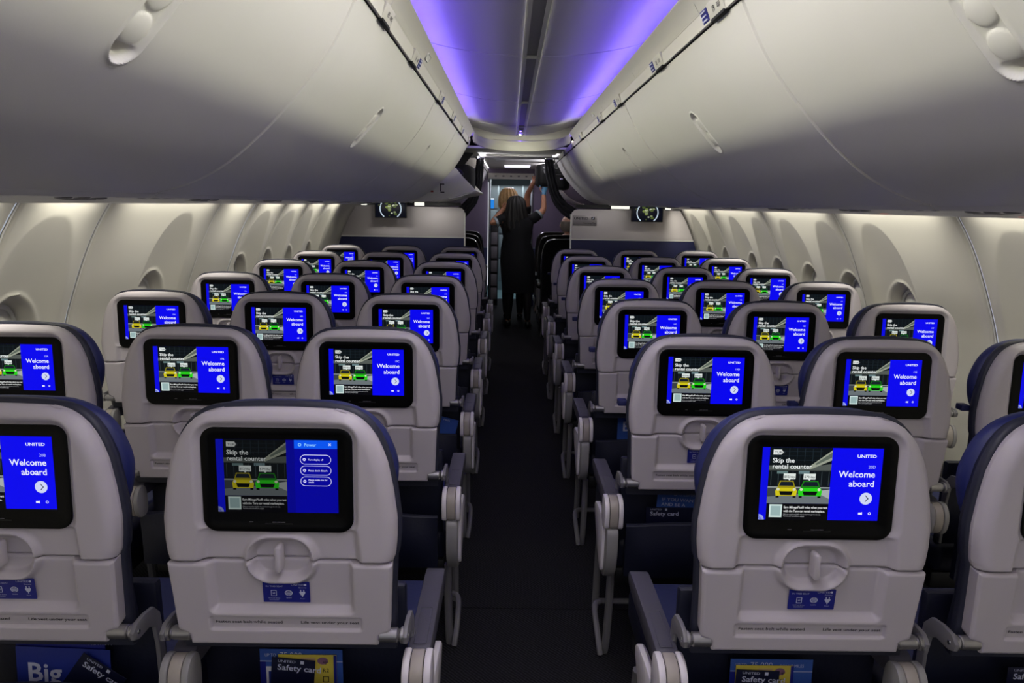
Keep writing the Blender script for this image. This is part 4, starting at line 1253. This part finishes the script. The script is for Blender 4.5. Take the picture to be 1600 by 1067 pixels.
def head_mesh(m, c, r, face, parent, hairfn):
    """head with nose, eyes, ears and mouth, facing the direction face (unit xy)"""
    f = Vector(face).normalized(); s = Vector((-f.y, f.x, 0))
    C = Vector(c)
    P = lambda a, b, z: C+s*a+f*b+Vector((0, 0, z))
    mb = MB()
    def shp(p):
        q = p-C
        a, b, z = q.dot(s), q.dot(f), q.z
        k = 1-.22*max(0, -z/r)
        return P(a*k*.86, b*(.98 if b < 0 else 1.0*k), z*1.22)
    mb.sphere(c, r, m, 18, 13, shp)
    mb.sphere(P(0, r*.98, -.012), (.013, .013, .020), m, 8, 6)
    for q in (-1, 1):
        mb.sphere(P(q*.032, r*.86, .012), .012, M['white'], 8, 6); mb.sphere(P(q*.032, r*.96, .012), .006, M['darkink'], 8, 6)
        mb.sphere(P(q*r*.87, -.005, -.005), (.014, .018, .028), m, 8, 6)
    mb.sphere(P(0, r*.88, -.052), (.024, .012, .007), mat('lips', (160, 84, 78), .5) if 'lips' not in bpy.data.materials else bpy.data.materials['lips'], 8, 5)
    o = mb.build('head', parent, 60)
    return P
def person_front():
    X, Y = .03, 8.35
    r = thing('person', 'dark-haired person in dark uniform dress, one raised hand in a blue glove', 'person', (X, Y, 0))
    r.scale = (1, 1, .965)
    W = lambda x, y, z: (x-X, y-Y, z)
    J = dict(pelvis=(W(.025, 8.36, .90), (.135, .10)), waist=(W(.02, 8.36, 1.05), (.115, .085)), chest=(W(.015, 8.36, 1.24), (.135, .095)), neckb=(W(.0, 8.36, 1.40), (.07, .06)), neck=(W(-.01, 8.37, 1.455), .045),
             ls=(W(-.165, 8.36, 1.36), .055), le=(W(-.31, 8.31, 1.30), .040), lw=(W(-.165, 8.42, 1.47), .026),
             rs=(W(.195, 8.38, 1.37), .055), re=(W(.325, 8.44, 1.47), .040), rw=(W(.325, 8.50, 1.67), .027),
             lh=(W(-.06, 8.36, .83), .085), lk=(W(-.07, 8.36, .47), .056), la=(W(-.085, 8.38, .09), .034), lt=(W(-.10, 8.50, .035), .030),
             rh=(W(.11, 8.36, .83), .085), rk=(W(.135, 8.32, .47), .056), ra=(W(.155, 8.31, .09), .034), rt=(W(.175, 8.43, .035), .030))
    E = [('pelvis', 'waist'), ('waist', 'chest'), ('chest', 'neckb'), ('neckb', 'neck'), ('chest', 'ls'), ('ls', 'le'), ('le', 'lw'), ('chest', 'rs'), ('rs', 're'), ('re', 'rw'),
         ('pelvis', 'lh'), ('lh', 'lk'), ('lk', 'la'), ('la', 'lt'), ('pelvis', 'rh'), ('rh', 'rk'), ('rk', 'ra'), ('ra', 'rt')]
    hand(J, E, J['lw'][0], (.06, .03, .06), (0, 0, 1), 'l', 'lw')
    hand(J, E, J['rw'][0], (.03, .04, .16), (-1, 0, 0), 'r', 'rw')
    skinned('body', J, E, 'pelvis', M['skin'], r)
    # uniform dress with short sleeves
    dress(r, [(.46, .035, 8.36, .19, .14), (.62, .033, 8.36, .20, .15), (.80, .03, 8.36, .205, .155), (.95, .027, 8.36, .195, .145), (1.08, .022, 8.36, .155, .115), (1.22, .017, 8.36, .175, .12), (1.33, .013, 8.36, .195, .115), (1.385, .008, 8.36, .16, .095), (1.42, .0, 8.365, .07, .065)],
          [([(-.12, 8.36, 1.36), (-.18, 8.36, 1.355), (-.245, 8.335, 1.325)], (.068, .058)), ([(.14, 8.37, 1.36), (.20, 8.38, 1.372), (.268, 8.41, 1.425)], (.068, .058))], W)
    for a, b in ((W(-.232, 8.34, 1.33), W(-.256, 8.331, 1.32)), (W(.256, 8.405, 1.415), W(.276, 8.414, 1.432))):
        mb = MB(); mb.tube([a, b], .064, M['stripe'], 14); mb.build('sleeve_cuff', r, 40, label='pale grey cuff stripe')
    head_mesh(M['skin'], W(-.01, 8.40, 1.535), .093, (.1, 1, 0), r, None)
    mb = MB()
    def hs(p):
        return p
    rs = []
    for z, a, b, yo in ((1.650, .02, .02, .01), (1.643, .05, .05, .008), (1.62, .082, .08, .004), (1.585, .102, .10, 0), (1.53, .112, .105, -.008), (1.46, .122, .092, -.02), (1.38, .142, .08, -.035), (1.28, .148, .07, -.05), (1.20, .125, .05, -.06), (1.15, .07, .03, -.06)):
        rs.append([W(-.005+a*math.cos(t)*(1+.07*math.sin(13*t+6*z)), 8.365+yo+b*math.sin(t)*(1+.10*math.sin(13*t+9*z)), z+.012*math.sin(7*t)*(z < 1.3)) for t in (2*math.pi*k/64 for k in range(64))])
    mb.rings(rs, M['hairdark'], True, True, True); mb.build('hair', r, 60)
    G = {}; GE = []
    G['w'] = (W(.325, 8.495, 1.645), .031); G['w2'] = (W(.326, 8.50, 1.68), .030); GE.append(('w', 'w2'))
    hand(G, GE, G['w2'][0], (.03, .04, .16), (-1, 0, 0), 'g', 'w2', 1.08)
    skinned('glove', G, GE, 'w', M['glove'], r)
    for q, (a, b) in enumerate((((-.085, 8.37), (-.105, 8.52)), ((.155, 8.30), (.178, 8.45)))):
        S = dict(h=(W(a[0], a[1]-.02, .045), .040), m=(W((a[0]+b[0])/2, (a[1]+b[1])/2, .038), (.044, .032)), t=(W(b[0], b[1], .028), (.036, .024)), u=(W(a[0], a[1], .11), .040))
        skinned('shoe', S, [('h', 'm'), ('m', 't'), ('h', 'u')], 'm', M['shoe'], r)
    for nm in ('l', 'r'):
        k, a = J[nm+'k'], J[nm+'a']
        T = dict(t=((Vector(J[nm+'h'][0])+Vector((0, 0, -.2))), .078), k=(k[0], .060), c=((Vector(k[0])+Vector(a[0]))/2+Vector((0, -.02, .06)), .056), a=(a[0], .038))
        T = {q: (tuple(v[0]), v[1]) for q, v in T.items()}
        skinned('stocking', T, [('t', 'k'), ('k', 'c'), ('c', 'a')], 'k', M['stocking'], r)
person_front()
def person_back():
    X, Y = -.02, 9.05
    r = thing('person', 'blond person behind the dark-haired one, bare arm reaching for the black bag', 'person', (X, Y, 0))
    r.scale = (1, 1, .96)
    W = lambda x, y, z: (x-X, y-Y, z)
    J = dict(pelvis=(W(-.02, 9.05, .96), (.13, .10)), waist=(W(-.02, 9.05, 1.10), (.11, .085)), chest=(W(-.03, 9.05, 1.30), (.135, .095)), neckb=(W(-.04, 9.05, 1.46), (.07, .06)), neck=(W(-.06, 9.05, 1.53), .045),
             ls=(W(-.20, 9.05, 1.42), .055), le=(W(-.16, 9.24, 1.22), .040), lw=(W(-.02, 9.36, 1.30), .026),
             rs=(W(.13, 9.05, 1.45), .055), re=(W(.14, 8.98, 1.68), .040), rw=(W(.20, 8.80, 1.815), .028),
             lh=(W(-.11, 9.05, .88), .085), lk=(W(-.11, 9.05, .49), .056), la=(W(-.11, 9.07, .09), .034), lt=(W(-.11, 9.19, .035), .030),
             rh=(W(.06, 9.05, .88), .085), rk=(W(.07, 9.05, .49), .056), ra=(W(.07, 9.07, .09), .034), rt=(W(.07, 9.19, .035), .030))
    E = [('pelvis', 'waist'), ('waist', 'chest'), ('chest', 'neckb'), ('neckb', 'neck'), ('chest', 'ls'), ('ls', 'le'), ('le', 'lw'), ('chest', 'rs'), ('rs', 're'), ('re', 'rw'),
         ('pelvis', 'lh'), ('lh', 'lk'), ('lk', 'la'), ('la', 'lt'), ('pelvis', 'rh'), ('rh', 'rk'), ('rk', 'ra'), ('ra', 'rt')]
    hand(J, E, J['lw'][0], (.0, .05, -.12), (1, 0, 0), 'l', 'lw')
    hand(J, E, J['rw'][0], (.06, -.12, .08), (0, 0, 1), 'r', 'rw')
    skinned('body', J, E, 'pelvis', M['skin'], r)
    dress(r, [(.40, .0, 9.05, .17, .13), (.80, -.01, 9.05, .19, .14), (.96, -.015, 9.05, .175, .135), (1.12, -.02, 9.05, .145, .11), (1.28, -.03, 9.05, .165, .12), (1.39, -.035, 9.05, .185, .11), (1.45, -.04, 9.05, .13, .09), (1.48, -.045, 9.05, .07, .06)],
          [([(-.15, 9.05, 1.42), (-.20, 9.05, 1.41), (-.19, 9.12, 1.33)], (.066, .056)), ([(.08, 9.05, 1.43), (.13, 9.05, 1.44), (.138, 9.0, 1.53)], (.066, .056))], W)
    for q in 'lr':
        h_, k_, a_ = Vector(J[q+'h'][0]), Vector(J[q+'k'][0]), Vector(J[q+'a'][0])
        mb = MB(); mb.tube([h_+Vector((0, 0, -.2)), k_, (k_*.55+a_*.45)+Vector((0, -.02, 0)), a_], [.08, .062, .058, .04], M['stocking'], 12); mb.build('stocking', r)
    head_mesh(M['skin'], W(-.10, 9.08, 1.635), .093, (.25, 1, 0), r, None)
    mb = MB(); rs = []
    for z, a, b, yo in ((1.770, .02, .02, .01), (1.763, .05, .05, .008), (1.742, .08, .08, .004), (1.70, .107, .104, -.002), (1.65, .122, .11, -.012), (1.58, .126, .095, -.02), (1.51, .118, .075, -.03), (1.46, .08, .05, -.035)):
        rs.append([W(-.10+a*math.cos(t)*(1+.06*math.sin(15*t+8*z)), 9.05+yo+b*math.sin(t)*(1+.09*math.sin(15*t+8*z)), z) for t in (2*math.pi*k/72 for k in range(72))])
    mb.rings(rs, M['hairblond'], True, True, True); mb.build('hair', r, 60)
    for x in (-.11, .07):
        S = dict(h=(W(x, 9.04, .045), .040), m=(W(x, 9.12, .038), (.044, .032)), t=(W(x, 9.20, .028), (.036, .024)))
        skinned('shoe', S, [('h', 'm'), ('m', 't')], 'm', M['shoe'], r)
person_back()
def seated(X, Y, label, shirt, hair, bald, arm_in_aisle):
    r = thing('person', label, 'person', (X, Y, .49))
    W = lambda x, y, z: (x, y, z-.49)
    s = 1 if X < 0 else -1
    J = dict(pelvis=(W(0, .28, .60), (.15, .12)), waist=(W(0, .24, .76), (.14, .11)), chest=(W(0, .20, .98), (.15, .11)), neckb=(W(0, .18, 1.10), (.07, .06)), neck=(W(0, .18, 1.15), .05),
             ls=(W(-.19, .20, 1.05), .055), le=(W(-.26, .30, .80), .04), lw=(W(-.22, .50, .69), .027), rs=(W(.19, .20, 1.05), .055), re=(W(.26, .30, .80), .04), rw=(W(.22, .50, .69), .027),
             lh=(W(-.09, .34, .585), .085), lk=(W(-.10, .70, .56), .06), la=(W(-.10, .72, .12), .036), lt=(W(-.10, .84, .05), .03),
             rh=(W(.09, .34, .585), .085), rk=(W(.10, .70, .56), .06), ra=(W(.10, .72, .12), .036), rt=(W(.10, .84, .05), .03))
    q = 'r' if s > 0 else 'l'
    if arm_in_aisle:
        J[q+'s'] = (W(s*.20, .16, 1.08), .055); J[q+'e'] = (W(s*.26, .02, 1.17), .042); J[q+'w'] = (W(s*.275, -.085, 1.10), .028)
    E = [('pelvis', 'waist'), ('waist', 'chest'), ('chest', 'neckb'), ('neckb', 'neck'), ('chest', 'ls'), ('ls', 'le'), ('le', 'lw'), ('chest', 'rs'), ('rs', 're'), ('re', 'rw'),
         ('pelvis', 'lh'), ('lh', 'lk'), ('lk', 'la'), ('la', 'lt'), ('pelvis', 'rh'), ('rh', 'rk'), ('rk', 'ra'), ('ra', 'rt')]
    hand(J, E, J['lw'][0], (.0, -.01, -.1) if arm_in_aisle and q == 'l' else (0, .1, 0), (1, 0, 0), 'l', 'lw')
    hand(J, E, J['rw'][0], (.0, -.01, -.1) if arm_in_aisle and q == 'r' else (0, .1, 0), (-1, 0, 0), 'r', 'rw')
    skinned('body', J, E, 'pelvis', M['skinpale'], r)
    D = {k: (J[k][0], tuple(a*1.14 for a in (J[k][1] if isinstance(J[k][1], tuple) else (J[k][1],)*2))) for k in ('pelvis', 'waist', 'chest', 'neckb', 'ls', 'le', 'rs', 're', 'lh', 'lk', 'rh', 'rk')}
    skinned('clothing', D, [e for e in E if e[0] in D and e[1] in D], 'pelvis', shirt, r)
    head_mesh(M['skinpale'], W(0, .20, 1.245), .093, (.1*s, 1, 0), r, None)
    mb = MB(); rs = []
    tops = ((1.29, .087, .06, -.05), (1.25, .090, .06, -.05), (1.20, .085, .055, -.05), (1.165, .06, .04, -.04)) if bald else ((1.365, .05, .05, 0), (1.34, .082, .085, -.005), (1.27, .092, .09, -.012), (1.19, .08, .075, -.02))
    for z, a, b, yo in tops: rs.append([W(a*math.cos(t), .20+yo+b*math.sin(t), z) for t in (2*math.pi*k/20 for k in range(20))])
    mb.rings(rs, hair, True, True, True); mb.build('hair', r, 60)
    if arm_in_aisle:
        w_ = Vector(J[q+'w'][0]); mb = MB(); mb.tube([w_+Vector((0, .012, .012)), w_+Vector((0, .0, -.006))], .033, M['chrome'], 12); mb.build('wrist_watch', r)
seated(.64, 8.56, 'bald passenger in a white collar, head showing above the black lounge seats', M['shirt'], M['hairgrey'], True, False)
seated(-.86, 7.62, 'seated passenger whose hand with a watch hangs over a black seat back', M['fabricblack'], M['hairdark'], False, True)
